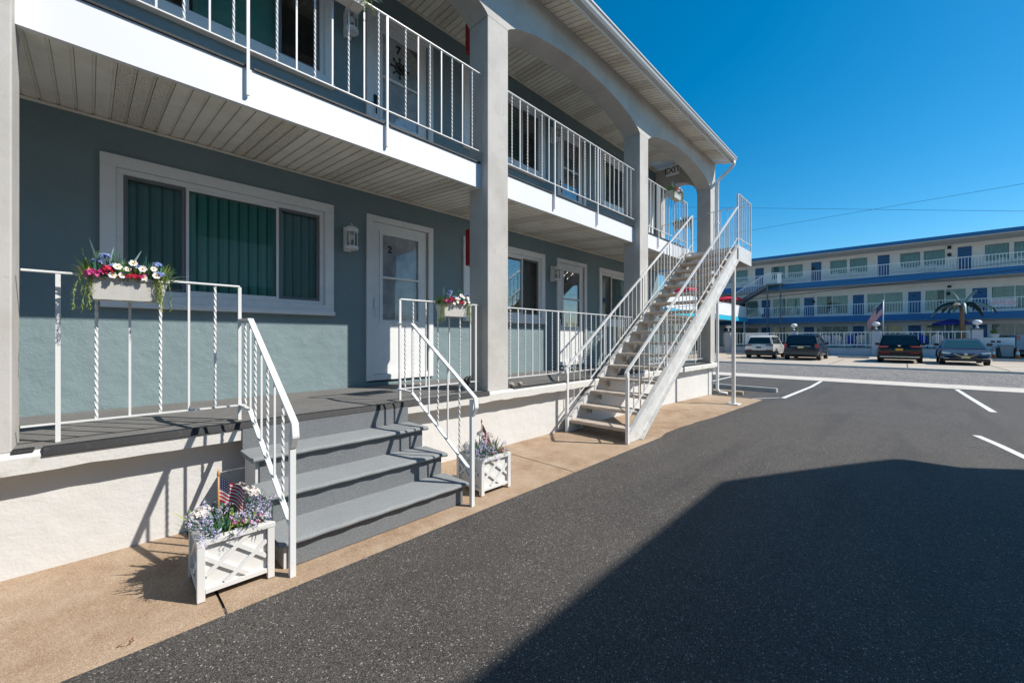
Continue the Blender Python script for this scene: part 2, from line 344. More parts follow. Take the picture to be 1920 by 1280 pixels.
def window(kind, x0, x1, z0, z1):
    fr = MB(); fw = .10
    fr.frame(x0, x1, z0, z1, fw, W - .035, W + .03, .12)
    fr.box(x0 - .0, x1 + .0, W - .075, W - .036, z0 + .0, z0 + .045)                 # sill nose
    f = fr.build('window', 'trim', bld, bevel=.004)
    a, b, c, d = x0 + fw, x1 - fw, z0 + .12, z1 - fw
    MB().frame(a + .002, b - .002, c + .002, d - .002, .045, W + .0, W + .07).build('window_frame', 'trim', f, bevel=.003)
    a += .047; b -= .047; c += .047; d -= .047
    wd = b - a
    if kind == 'w': parts = [(a, a + wd * .26, 'screen'), (a + wd * .26, a + wd * .74, 'plain'), (a + wd * .74, b, 'screen')]
    else: parts = [(a, a + wd * .26, 'screen'), (a + wd * .26, a + wd * .74, 'plain'), (a + wd * .74, b, 'screen')]
    if x0 > 8 and kind == 'u': parts = [(a, a + wd * .45, 'screen'), (a + wd * .45, b, 'plain')]
    for (p, q, k) in parts:
        if k == 'plain':
            MB().frame(p + .001, q - .001, c, d, .022, W + .015, W + .045).build('sash', 'trim', f)
            MB().box(p + .02, q - .02, W + .03, W + .034, c + .02, d - .02).build('pane', 'glass', f)
        else:
            MB().frame(p + .001, q - .001, c, d, .03, W + .028, W + .055).build('screen_frame', 'screen_frame', f)
            MB().box(p + .028, q - .028, W + .040, W + .044, c + .028, d - .028).build('pane', 'glass', f)
    bl = MB()
    if kind == 'w' and 3 < x0 < 7:                                                  # venetian blinds
        z = c + .02
        while z < d:
            bl.quad((a, W + .10, z), (b, W + .10, z), (b, W + .125, z + .018), (a, W + .125, z + .018)); z += .034
        bl.build('blinds', 'venetian', f)
    elif kind == 'w':
        n = 0; x = a
        while x < b - .01:
            mid = a + wd * .26 < x < a + wd * .74; st = .088
            bl.cur = 0 if mid else 1
            q = [(x + .004, W + .118), (x + .02, W + .098), (x + .05, W + .088), (x + st - .002, W + .090)]
            for (qa, ya_), (qb, yb_) in zip(q, q[1:]): bl.quad((qa, ya_, c), (qb, yb_, c), (qb, yb_, d), (qa, ya_, d))
            x += st
        bl.build('blinds', ['blind_green', 'blind_dark'], f)
    else:
        x = a + wd * (.3 if x0 < 3 else .26); e = a + wd * .74
        while x < (e if x0 < 8 else b):
            bl.quad((x, W + .13, c), (x + .05, W + .11, c), (x + .05, W + .11, d), (x, W + .13, d)); x += .047
        bl.build('curtain', 'blind_green', f)
for k, *a in wins: window(k, *a)

def door(x0, x1, z0, z1, num):
    d = MB().frame(x0, x1, z0, z1, .075, W - .03, W + .05).build('door', 'trim', bld, bevel=.004)
    a, b, c, e = x0 + .08, x1 - .08, z0 + .08, z1 - .08; y = W + .012
    p = MB(); gl = (a + .14, b - .14, c + .70, e - .13)
    for bx in ((a, gl[0], c, e), (gl[1], b, c, e), (gl[0], gl[1], c, gl[2]), (gl[0], gl[1], gl[3], e)): p.box(bx[0], bx[1], y, y + .035, bx[2], bx[3])
    p.build('storm_door_panel', 'trim', d)
    MB().frame(gl[0] - .03, gl[1] + .03, gl[2] - .03, gl[3] + .03, .045, y - .012, y + .012).box(gl[0], gl[1], y - .010, y + .01, (gl[2] + gl[3]) / 2 - .015, (gl[2] + gl[3]) / 2 + .015).build('glass_frame', 'trim', d, bevel=.003)
    MB().box(gl[0], gl[1], y + .014, y + .018, gl[2], gl[3]).build('door_glass', 'door_glass', d)
    MB().box(a, b, y + .06, y + .09, c, e).build('inner_door', 'trim', d)
    MB().box(gl[0] - .0, gl[1] + .0, y + .020, y + .024, gl[2] - .02, gl[3] + .02).build('door_curtain', 'door_curtain' , d)
    dark = x0 > 6 or z0 > 3
    h = MB().box(a + .03, a + .075, y - .022, y, c + .86, c + .99); h.bar((a + .055, y - .035, c + .88), (a + .055, y - .03, c + .74), .018, .014)
    h.build('handle', 'black' if dark else 'plastic_white', d, bevel=.004)
    MB().box(b - .02, b + .01, y - .006, y, c + .05, e).build('hinge_strip', 'stone', d)
    if num in ('2', '3'): text_mesh('numeral', num, .13, 'numeral', d, (a + .27, y - .003 + .012, e - .33), (R(90), 0, 0), .004, .003)
    if num in ('7',):
        text_mesh('numeral', num, .15, 'numeral', d, (a + .40, y + .010, e - .26), (R(90), 0, 0), .004, .003)
        mb = MB(); cx, cz = a + .42, e - .50
        ring = [(cx + .07 * math.cos(t), y + .006, cz + .07 * math.sin(t)) for t in [i * math.pi / 9 for i in range(19)]]
        mb.tube(ring, .009, 6)
        for k in range(8):
            t = k * math.pi / 4; mb.bar((cx, y + .004, cz), (cx + .13 * math.cos(t), y + .004, cz + .13 * math.sin(t)), .012); mb.box(cx + .13 * math.cos(t) - .012, cx + .13 * math.cos(t) + .012, y - .004, y + .01, cz + .13 * math.sin(t) - .012, cz + .13 * math.sin(t) + .012)
        mb.build('wheel_ornament', 'numeral', d)
for a in doors: door(*a)

# porch slab, ledge and base wall
PX = [(-.64, -.30), (3.22, 3.56), (7.03, 7.37), (10.84, 11.18)]
MB().box(-5, 11.19, 3.58, 4.97, -.3, .60).build('base_wall', 'stucco_base', bld)
led = MB(); n = 130; prev = None                                                    # ledge with an uneven lower edge
random.seed(3)
for i in range(n + 1):
    x = -5 + (11.24 + 5) * i / n; zb = .615 + random.uniform(-.006, .006)
    cur = [(x, 3.58, zb), (x, 3.45, zb), (x, 3.447, .70), (x, 3.47, .727), (x, 3.62, .727)]
    if prev:
        for j in range(4): led.quad(prev[j], cur[j], cur[j + 1], prev[j + 1])
    else: led.add(cur, [(0, 1, 2, 3, 4)])
    prev = cur
led.add(prev, [(4, 3, 2, 1, 0)]); led.box(-5, 11.2, 3.585, 4.965, .60, .722)
led.build('porch_ledge', 'stucco_ledge', bld)
for _a, _b in ((7.2, 7.38), (10.9, 11.19)): MB().box(_a, _b, 3.56, 3.579, gz(_a) - .05, .6).build('base_pier', 'stucco_base', bld)
fl = MB()
for a, b in ((-5, -.64), (-.30, 3.22), (3.56, 7.03), (7.37, 10.84)): fl.box(a, b, 3.50, 4.966, .7275, .734)
for a, b in PX: fl.box(a, b, 3.84, 4.966, .7275, .734)
fl.build('porch_carpet', 'porch_carpet', bld)
eg = MB()
for a, b in ((-.30, -.22), (-.19, 3.20), (3.62, 7.0), (7.4, 10.8)):
    if a == -.19: eg.prism([(3.435, .695), (3.50, .695), (3.50, .742), (3.45, .740)], 'x', a, b)
    else: eg.prism([(3.455, .725), (3.52, .725), (3.52, .742), (3.46, .738)], 'x', a, b)
eg.build('carpet_edging', 'rubber', bld, bevel=.003)

# arcade: pillars + arches
arc = MB()
TOP = 5.86
def archz(t): return 5.13 + .34 * max(0, 1 - (2 * t - 1) ** 2) ** .7
for a, b in PX: arc.box(a, b, 3.5, 3.83, .727, 5.13)
arc.box(PX[0][0] - 4, PX[0][0], 3.5, 3.83, .727, 5.13) if False else None
edges = [(-4.11, -.64)] + [(PX[i][1], PX[i + 1][0]) for i in range(3)]
for a, b in edges:
    n = 32
    for i in range(n):
        t0, t1 = i / n, (i + 1) / n; t0 = .5 - .5 * math.cos(math.pi * t0); t1 = .5 - .5 * math.cos(math.pi * t1)
        x0, x1 = a + (b - a) * t0, a + (b - a) * t1; z0, z1 = archz(t0), archz(t1)
        arc.quad((x0, 3.5, z0), (x1, 3.5, z1), (x1, 3.5, TOP), (x0, 3.5, TOP)); arc.quad((x0, 3.83, z0), (x1, 3.83, z1), (x1, 3.83, 5.97), (x0, 3.83, 5.97))
        arc.quad((x0, 3.5, z0), (x1, 3.5, z1), (x1, 3.83, z1), (x0, 3.83, z0))
for a, b in PX: arc.quad((a, 3.5, 5.13), (b, 3.5, 5.13), (b, 3.5, TOP), (a, 3.5, TOP)); arc.quad((a, 3.83, 5.13), (b, 3.83, 5.13), (b, 3.83, 5.97), (a, 3.83, 5.97))
# end arch facing along the gallery
n = 20; ya, yb = 3.86, 4.80
for i in range(n):
    t0, t1 = .5 - .5 * math.cos(math.pi * i / n), .5 - .5 * math.cos(math.pi * (i + 1) / n)
    y0, y1 = ya + (yb - ya) * t0, ya + (yb - ya) * t1; z0 = 5.13 + .36 * max(0, 1 - (2 * t0 - 1) ** 2) ** .6; z1 = 5.13 + .36 * max(0, 1 - (2 * t1 - 1) ** 2) ** .6
    for X_ in (10.9, 11.15): arc.quad((X_, y0, z0), (X_, y1, z1), (X_, y1, 5.97), (X_, y0, 5.97))
    arc.quad((10.9, y0, z0), (10.9, y1, z1), (11.15, y1, z1), (11.15, y0, z0))
arc.box(10.9, 11.15, 4.80, 4.968, 3.42, 5.97); arc.box(10.9, 11.15, 3.832, 3.86, 5.1, 5.97)
arc.quad((11.18, 3.5, 5.13), (11.18, 3.83, 5.13), (11.18, 3.83, 5.97), (11.18, 3.5, TOP))
arc.build('arched_pillars', 'stucco_pillar', bld, bevel=.008)

# balcony
for a, b in ((-5, -.66), (-.28, 3.20), (3.58, 7.01), (7.39, 9.9)): pass
fa = MB()
for a, b in ((-5, -.64), (-.30, 3.22), (3.56, 7.03), (7.37, 10.84)): fa.box(a, b, 3.62, 3.66, 3.13, 3.415)
fa.build('balcony_fascia', 'fascia', bld)
MB().box(-5, 11.1, 3.662, 4.966, 3.27, 3.42).build('balcony_floor', 'porch_carpet', bld)
ee = MB()
for a, b in ((-5, -.64), (-.30, .82), (.87, 1.98), (2.03, 3.20), (3.58, 4.58), (4.63, 5.72), (5.77, 7.0), (7.4, 9.4)): ee.box(a, b, 3.605, 3.66, 3.417, 3.433)
ee.build('balcony_edging', 'rubber', bld)
def soffit(name, x0, x1, y0, z0, y1, z1, pitch, off=0, parent=bld):
    mb = MB(); x = x0; i = off
    while x < x1:
        mb.cur = 1 if i % 9 in (4, 5, 6) else 0
        prof = [(0, 0), (pitch - .022, 0), (pitch - .018, .008), (pitch - .012, .008), (pitch - .009, .002), (pitch - .004, .002), (pitch, .008), (pitch, 0)]
        for (a, za), (b, zb) in zip(prof, prof[1:]):
            if b == a: continue
            mb.quad((x + a, y0, z0 + za), (x + b, y0, z0 + zb), (x + b, y1, z1 + zb), (x + a, y1, z1 + za))
        x += pitch; i += 1
    return mb.build(name, ['soffit', 'soffit_vent'], parent)
soffit('balcony_soffit', -5, 11.05, 3.66, 3.14, 4.966, 3.25, .0985, 6)
soffit('gallery_ceiling', -5, 10.9, 3.83, 5.968, 4.966, 5.968, .0985, 0)
soffit('eave_soffit', -5, 11.2, 3.13, 5.765, 3.5, 5.852, .0985, 3)
tr = MB().box(-5, 11.05, 4.945, 4.968, 3.225, 3.243).box(-5, 10.9, 4.945, 4.968, 5.945, 5.962)
tr.build('soffit_trim', 'soffit', bld)
MB().box(-5, 11.2, 3.105, 3.13, 5.74, 5.87).build('roof_fascia', 'trim', bld)
gut = MB(); gp = [(3.104, 5.765), (3.045, 5.765), (3.02, 5.80), (3.01, 5.835), (2.995, 5.85), (2.995, 5.872), (3.012, 5.872), (3.012, 5.86), (3.03, 5.80), (3.05, 5.775), (3.104, 5.775)]
gut.prism(gp, 'x', -5, 11.24); gut.build('gutter', 'gutter_paint', bld)
MB().prism([(3.02, 5.88), (3.02, 5.90), (8.5, 7.3), (14, 5.9), (14, 5.87), (8.5, 7.26)], 'x', -5, 11.26).build('roof', 'roof_shingle', bld)
ds = MB(); ds.tube([(11.14, 3.05, 5.77), (11.14, 3.05, 5.68), (11.17, 3.2, 5.56), (11.215, 3.42, 5.42), (11.225, 3.46, 5.35), (11.225, 3.46, 4.5), (11.225, 3.46, .8), (11.225, 3.46, .04), (11.225, 3.40, -.04), (11.24, 3.22, -.06)], .038, 10)
ds.box(11.18, 11.27, 3.42, 3.5, 4.3, 4.33); ds.box(11.18, 11.27, 3.42, 3.5, .35, .37)
ds.build('downspout', 'trim', bld, smooth=True)
MB().box(3.27, 3.5, 3.832, 3.98, 2.26, 2.72).build('fire_extinguisher_box', 'red', bld, bevel=.02).parent = bld
MB().box(3.27, 3.5, 3.832, 3.98, 4.93, 5.33).build('fire_extinguisher_box', 'red', bld, bevel=.02)
ex = thing('exit_sign', 'white EXIT sign hanging under the ceiling by the far end arch of the gallery', 'sign', (10.6, 4.36, 5.63))
MB().box(-.02, .02, -.17, .17, 0, .25).box(-.015, .015, -.02, .02, .25, .34).build('sign_box', 'far_white', ex, bevel=.004)
text_mesh('lettering', 'EXIT', .2, 'numeral', ex, (-.023, 0, .12), (R(90), 0, R(-90)), .001, .004)

# wall lamps
def wall_lamp(x, z, label):
    t = thing('wall_lamp', label, 'wall lamp', (x, W, z), 0, 'white lantern lamps beside the doors')
    MB().box(-.045, .045, -.03, -.001, -.16, .14).build('back_plate', 'plastic_white', t, bevel=.004)
    MB().box(-.02, .02, -.14, -.03, .075, .115).tube([(0, -.14, .12), (0, -.15, .15), (0, -.13, .165)], .008, 6).build('bracket', 'plastic_white', t)
    hd = MB(); hd.lathe([(.01, .125), (.06, .12), (.078, .10), (.078, .06), (.055, .058)], (0, -.14, 0), 18); hd.lathe([(.06, -.155), (.078, -.15), (.078, -.115), (.06, -.11)], (0, -.14, 0), 18)
    hd.build('cap', 'plastic_white', t, smooth=False)
    c = MB()
    for k in range(8):
        a = k * math.pi / 4; c.bar((.07 * math.cos(a), -.14 + .07 * math.sin(a), -.12), (.07 * math.cos(a), -.14 + .07 * math.sin(a), .07), .006)
    c.build('cage', 'plastic_white', t)
    MB().lathe([(.05, -.11), (.055, 0), (.05, .06)], (0, -.14, 0), 16).build('glass_shade', 'lamp_glass', t, smooth=True)
    MB().sphere((0, -.14, .0), .028, 10, 1.4).build('bulb', 'bulb', t, smooth=True)
    return t
l0 = wall_lamp(2.20, 2.58, 'white lantern wall lamp between the big green window and door 2')
for x, z, lb in ((6.27, 2.62, 'white lantern wall lamp beside door 3'), (2.20, 5.22, 'white lantern wall lamp beside the upstairs door with the ship wheel'), (6.27, 5.33, 'white lantern wall lamp on the upper floor above the lamp of door 3')):
    dup(l0, (x, W, z), 0, lb)

# ================================================================ RAILINGS
BAL = {}
def baluster(L, tw, s=.012):
    k = (round(L, 2), tw, s)
    if k not in BAL:
        mb = MB(); mb.bar((0, 0, 0), (0, 0, k[0]), s, s, twist=(k[0] / .045 * math.pi / 2 if tw else 0), seg=(int(k[0] / .009) if tw else 1), up=(0, 1, 0)); BAL[k] = mb.mesh('baluster', 'rail_paint')
    return BAL[k]
def rail(label, p0, p1, z0, z1, cap0, cap1, posts, pitch=.147, tw0=True, y_off=0, post_w=.021, hand=(.028, .013), group=None, skip=(), bal_s=.0125, parent=None, cat='railing'):
    """p0,p1: plan ends; z0/z1: bottom rail z at the ends; cap0/cap1: hand rail z; posts: [(t, z_foot, z_top or None)]"""
    p0 = Vector((*p0, 0)); p1 = Vector((*p1, 0)); d = p1 - p0; L = d.length
    t_ = parent or thing('railing', label, cat, (0, 0, 0), 0, group)
    P = lambda t, z: (p0.x + d.x * t, p0.y + d.y * t, z)
    zb = lambda t: z0 + (z1 - z0) * t
    zt = lambda t: cap0 + (cap1 - cap0) * t
    MB().bar(P(0, cap0), P(1, cap1), hand[0], hand[1]).build('handrail', 'rail_paint', t_, bevel=.003)
    MB().bar(P(0, z0), P(1, z1), .020, .010).build('bottom_rail', 'rail_paint', t_)
    pt = []
    for (t, zf, ztop) in posts:
        MB().bar(P(t, zf), P(t, (ztop if ztop else zt(t) - .006)), post_w, post_w, up=(0, 1, 0)).build('post', 'rail_paint', t_); pt.append(t * L)
    n = max(1, round(L / pitch)); tw = tw0
    for i in range(1, n):
        s = i * L / n
        if all(abs(s - q) > pitch * .45 for q in pt):
            o = link('baluster', baluster(zt(s / L) - zb(s / L) - .008, tw, bal_s), t_, loc=P(s / L, zb(s / L) + .004)); tw = not tw
        else: tw = True
    return t_
rail('white iron porch railing left of the carpeted steps', (-.28, 3.62), (.78, 3.62), .845, .845, 1.74, 1.74, [(.135, .735, None), (1, .735, 1.735)], .1515)
rail('white iron porch railing right of the carpeted steps, in front of door 2', (2.14, 3.62), (3.21, 3.62), .845, .845, 1.74, 1.74, [(0, .735, 1.735), (.93, .735, None)], .151)
rail('white iron porch railing behind the big staircase, in front of door 3', (3.58, 3.62), (7.02, 3.62), .845, .845, 1.74, 1.74, [(.33, .735, None), (.70, .735, None)], .1455)
rail('white iron porch railing in the farthest ground floor bay', (7.39, 3.62), (10.6, 3.62), .845, .845, 1.74, 1.74, [(.3, .735, None), (.85, .735, None)], .1455)
rail('white iron railing closing the far end of the porch', (10.95, 3.86), (10.95, 4.93), .845, .845, 1.74, 1.74, [(.5, .735, None)], .1455)
rail('white iron balcony railing above the carpeted steps', (-.28, 3.598), (3.21, 3.598), 3.55, 3.55, 4.463, 4.463, [(.318, 3.2, None), (.650, 3.2, None)], .1455)
rail('white iron balcony railing of the second bay, above door 3', (3.58, 3.598), (7.02, 3.598), 3.55, 3.55, 4.463, 4.463, [(.30, 3.2, None), (.63, 3.2, None)], .1475)
rail('white iron balcony railing beside the top of the staircase', (7.39, 3.598), (9.55, 3.598), 3.55, 3.55, 4.463, 4.463, [(.30, 3.2, None), (1, 3.2, 4.46)], .1475)
rail('white iron balcony railing of the near bay cut by the left picture edge', (-4.1, 3.598), (-.66, 3.598), 3.55, 3.55, 4.463, 4.463, [(.5, 3.2, None)], .16)
rail('white iron railing under the end arch of the upper gallery', (10.98, 3.86), (10.98, 4.8), 3.55, 3.55, 4.463, 4.463, [(.5, 3.42, None)], .1475)
for px in (.83, 2.0, 4.6, 5.74):
    pass

# stair handrails of the carpeted steps
def step_rail(X_, label):
    t = thing('stair_handrail', label, 'handrail', (0, 0, 0), 0, 'white handrails of the carpeted steps')
    h = MB(); pts = [(X_, 3.62, 1.49), (X_, 3.36, 1.485), (X_, 2.45, .875)]
    for a, b in zip(pts, pts[1:]): h.bar(a, b, .038, .015)
    h.bar((X_, 2.45, .878), (X_, 2.435, .80), .038, .015, up=(0, 1, 0)); h.bar((X_, 2.435, .802), (X_, 2.475, .735), .038, .015, up=(0, 1, 0))
    h.build('handrail', 'rail_paint', t, bevel=.003)
    l = MB(); l.bar((X_, 3.62, .845), (X_, 3.38, .84), .028, .012); l.bar((X_, 3.38, .84), (X_, 2.49, .275), .028, .012); l.build('bottom_rail', 'rail_paint', t)
    MB().bar((X_, 2.49, .0), (X_, 2.49, .86), .030, .030, up=(0, 1, 0)).build('post', 'rail_paint', t)
    tw = True
    for y in (3.49, 3.36, 3.23, 3.09, 2.95, 2.81, 2.65):
        zt_ = 1.48 if y > 3.36 else 1.485 - (3.36 - y) * .67; zb_ = .845 if y > 3.38 else .84 - (3.38 - y) * .635
        link('baluster', baluster(zt_ - zb_ - .01, tw), t, loc=(X_, y, zb_ + .005)); tw = not tw
step_rail(.79, 'white handrail on the left side of the carpeted steps')
step_rail(2.12, 'white handrail on the right side of the carpeted steps')

# ================================================================ CARPETED STEPS
st = thing('carpeted_steps', 'three grey carpeted steps with white concrete sides leading to the porch', 'steps')
ry = [2.585, 2.875, 3.165, 3.449]; rz = [.1825, .365, .5475]
for i in range(3):
    z0 = rz[i - 1] if i else 0.0
    MB().prism([(ry[i] + .012, -.02), (3.446, -.02), (3.446, .12), (3.446, rz[i] - .03), (ry[i] + .012, rz[i] - .03)], 'x', .776 + .001 * (2 - i), 2.10 - .001 * (2 - i)).build('concrete_side', 'stucco_base', st) if i == 0 else \
        MB().box(.776, 2.10, ry[i] + .012, 3.446, rz[i - 1] - .03, rz[i] - .03).build('concrete_side', 'stucco_base', st)
for i in range(4):                                                                   # riser carpets
    z0 = rz[i - 1] if i else .012; z1 = (rz[i] - .028) if i < 3 else .70
    y = ry[i] if i < 3 else 3.438
    x0_, x1_ = (.80, 2.10) if i < 3 else (.76, 2.12)
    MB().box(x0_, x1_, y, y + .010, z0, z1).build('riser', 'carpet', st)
for i in range(3):
    y1 = ry[i + 1] - (0 if i < 2 else .012); yn = ry[i] - .045; zt_ = rz[i]
    prof = [(y1, zt_ - .028), (yn + .02, zt_ - .030)]
    for k in range(9):
        a = -math.pi / 2 - k * math.pi / 8; prof.append((yn + .02 + .02 * math.cos(a), zt_ - .016 + .016 * math.sin(a)))
    prof += [(y1, zt_)]
    mb = MB(); nseg = 24; random.seed(i)
    xa, xb = .745, 2.135
    for k in range(nseg + 1):
        x = xa + (xb - xa) * k / nseg; wob = .004 * math.sin(k * 1.7 + i); e = .012 if k in (0, nseg) else 0
        sec = [(x, p[0] + (wob if p[0] < yn + .03 else 0), p[1] - e * .3) for p in prof]
        if k:
            m = len(sec)
            for j in range(m): mb.quad(pv[j], pv[(j + 1) % m], sec[(j + 1) % m], sec[j])
        else: mb.add(sec, [tuple(range(len(sec)))])
        pv = sec
    mb.add(pv, [tuple(range(len(pv)))[::-1]])
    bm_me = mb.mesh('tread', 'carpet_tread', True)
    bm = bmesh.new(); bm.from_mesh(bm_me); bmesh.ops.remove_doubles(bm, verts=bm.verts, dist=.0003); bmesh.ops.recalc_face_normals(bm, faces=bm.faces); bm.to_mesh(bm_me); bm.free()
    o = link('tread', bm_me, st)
    bm_me.set_sharp_from_angle(angle=R(50)) if hasattr(bm_me, 'set_sharp_from_angle') else None

# ================================================================ BIG STAIRCASE
sc = thing('outdoor_staircase', 'tall white steel staircase with concrete treads climbing to the balcony landing', 'staircase')
SX0, SX1, RISE = 4.72, 9.47, 3.31; NT = 18; SY0, SY1 = 2.52, 3.45
slope = RISE / (SX1 - SX0)
for sy in (SY0, SY1):
    o = .012
    s = MB(); pr = [(SX0 + .03, 0.012), (SX0 + .34, 0.012), (SX1, RISE - .30), (SX1, RISE + .02), (SX0 + .03, .17)]
    s.prism(pr, 'y', sy + .006, sy + .022)
    top = ((SX0 + .03, .17), (SX1, RISE + .02)); bot = ((SX0 + .34, .012), (SX1, RISE - .30))
    sgn = 1 if sy == SY1 else -1
    for (a, b) in (top, bot): s.bar((a[0], sy + .014 + sgn * .03, a[1]), (b[0], sy + .014 + sgn * .03, b[1]), .055, .012)
    s.build('stringer', 'steel_white', sc)
for k in range(1, NT):
    x = SX0 + (SX1 - SX0) * (k - 1) / NT + .06; z = RISE * k / NT
    MB().box(x, x + .27, SY0 + .024, SY1 - .0, z - .045, z).build('tread', 'tread', sc, bevel=.006)
    for _y in (SY0 + .024, SY1 - .05): MB().box(x + .24, x + .252, _y, _y + .046, z - .16, z - .046).build('tread_bracket', 'steel_white', sc)
def slope_rail(sy, par):
    h0, h1, b0, b1 = .95, 4.12, .344, 3.47
    rail('', (SX0 + .02, sy), (SX1, sy), b0, b1, h0, h1, [(.245, .86, None), (.49, 1.62, None), (.745, 2.45, None)], .1475, True, parent=par, hand=(.04, .018))
    MB().bar((SX0 + .02, sy, h0 + .004), (SX0 - .04, sy, h0 - .05), .04, .018).bar((SX0 - .04, sy, h0 - .05), (SX0 + .0, sy, h0 - .15), .04, .016).build('handrail_end', 'rail_paint', par)
    MB().bar((SX0, sy, .012), (SX0, sy, h0 - .03), .038, .038, up=(0, 1, 0)).build('post', 'rail_paint', par)
slope_rail(SY0 - .0, sc); slope_rail(SY1 + .01, sc)
MB().bar((SX1 + .01, SY0, RISE - .06), (SX1 + .01, SY0, 4.40), .034, .034, up=(0, 1, 0)).bar((SX1 + .01, SY1 + .01, RISE - .06), (SX1 + .01, SY1 + .01, 4.14), .034, .034, up=(0, 1, 0)).build('post', 'rail_paint', sc)
MB().box(9.475, 10.47, 2.50, 2.52, 2.99, 3.31).box(10.45, 10.47, 2.521, 3.61, 2.99, 3.31).box(9.475, 9.49, 2.521, 3.49, 3.06, 3.27).build('landing_edge', 'steel_white', sc)
MB().box(9.49, 10.449, 2.521, 3.62, 3.20, 3.29).build('landing_floor', 'tread', sc)
rail('', (9.50, 2.51), (10.46, 2.51), 3.46, 3.46, 4.40, 4.40, [(1, 3.2, 4.395)], .147, parent=sc)
rail('', (10.46, 2.53), (10.46, 3.46), 3.46, 3.46, 4.40, 4.40, [], .147, parent=sc)
MB().bar((9.55, 2.62, gz(9.5) + .02), (9.55, 2.62, 3.05), .065, .065, up=(0, 1, 0)).box(9.42, 9.68, 2.5, 2.74, gz(9.5) + .006, gz(9.5) + .03).build('support_post', 'rail_paint', sc)

# ================================================================ FLOWERS
def leafquad(mb, p, d, wd, droop=0, n=3, up=(0, 0, 1)):
    p = Vector(p); d = Vector(d); L = d.length; r = d.cross(Vector(up)); r = r.normalized() if r.length > 1e-4 else Vector((1, 0, 0)); pv = None
    for i in range(n + 1):
        t = i / n; q = p + d * t + Vector((0, 0, -droop * t * t)); w_ = wd * (1 - t) ** .6 * (.35 + 1.3 * min(t * 2, 1)) / 2 + .0003
        c = (q - r * w_, q + r * w_)
        if pv: mb.quad(pv[0], pv[1], c[1], c[0])
        pv = c
def rv(a=1): return Vector((random.uniform(-a, a), random.uniform(-a, a), random.uniform(-a, a)))
def daisy(par, c, r, tilt):
    o = MB(); n = Vector(tilt).normalized(); a = n.cross(Vector((0, 0, 1))).normalized(); b = n.cross(a)
    c = Vector(c)
    for k in range(6):
        t = k * math.pi / 3 + random.uniform(-.1, .1); d = a * math.cos(t) + b * math.sin(t); s = a * -math.sin(t) + b * math.cos(t)
        o.add([c, c + d * r * .6 - s * r * .48 + n * r * .15, c + d * r + n * r * .3 - s * r * .25, c + d * r + n * r * .3 + s * r * .25, c + d * r * .6 + s * r * .48 + n * r * .15], [(0, 1, 2, 3, 4)])
    o.cur = 1; q = c + n * r * .15
    o.sphere(tuple(q), r * .28, 8); return o.build('blossom', ['petal_white', 'petal_yellow'], par)
def pompom(par, c, r, m, k=60, flat=1):
    o = MB(); c = Vector(c)
    for i in range(k):
        d = rv().normalized(); d.z = abs(d.z) * flat - .15; leafquad(o, c + d * r * .2, d * r * .8, r * .42, 0, 1, up=rv())
    return o.build('blossom', m, par)
def cluster(par, c, r, m, k=110, fs=.3, flat=1, lo=-.3):
    o = MB(); c = Vector(c)
    for i in range(k):
        d = rv().normalized()
        if d.z < lo: d.z = -d.z
        n = (d + rv(.35)).normalized(); a = n.cross(rv()).normalized(); b = n.cross(a); p = c + Vector((d.x, d.y, d.z * flat)) * r * random.uniform(.8, 1.05); q = r * fs * random.uniform(.7, 1.2)
        o.add([p + a * q + n * q * .3, p + b * q * .45 + a * q * .3, p + b * q + n * q * .3, p - a * q * .3 + b * q * .4, p - a * q + n * q * .3, p - b * q * .45 - a * q * .3, p - b * q + n * q * .3, p + a * q * .4 - b * q * .3], [tuple(range(8))])
    return o.build('blossom', m, par)
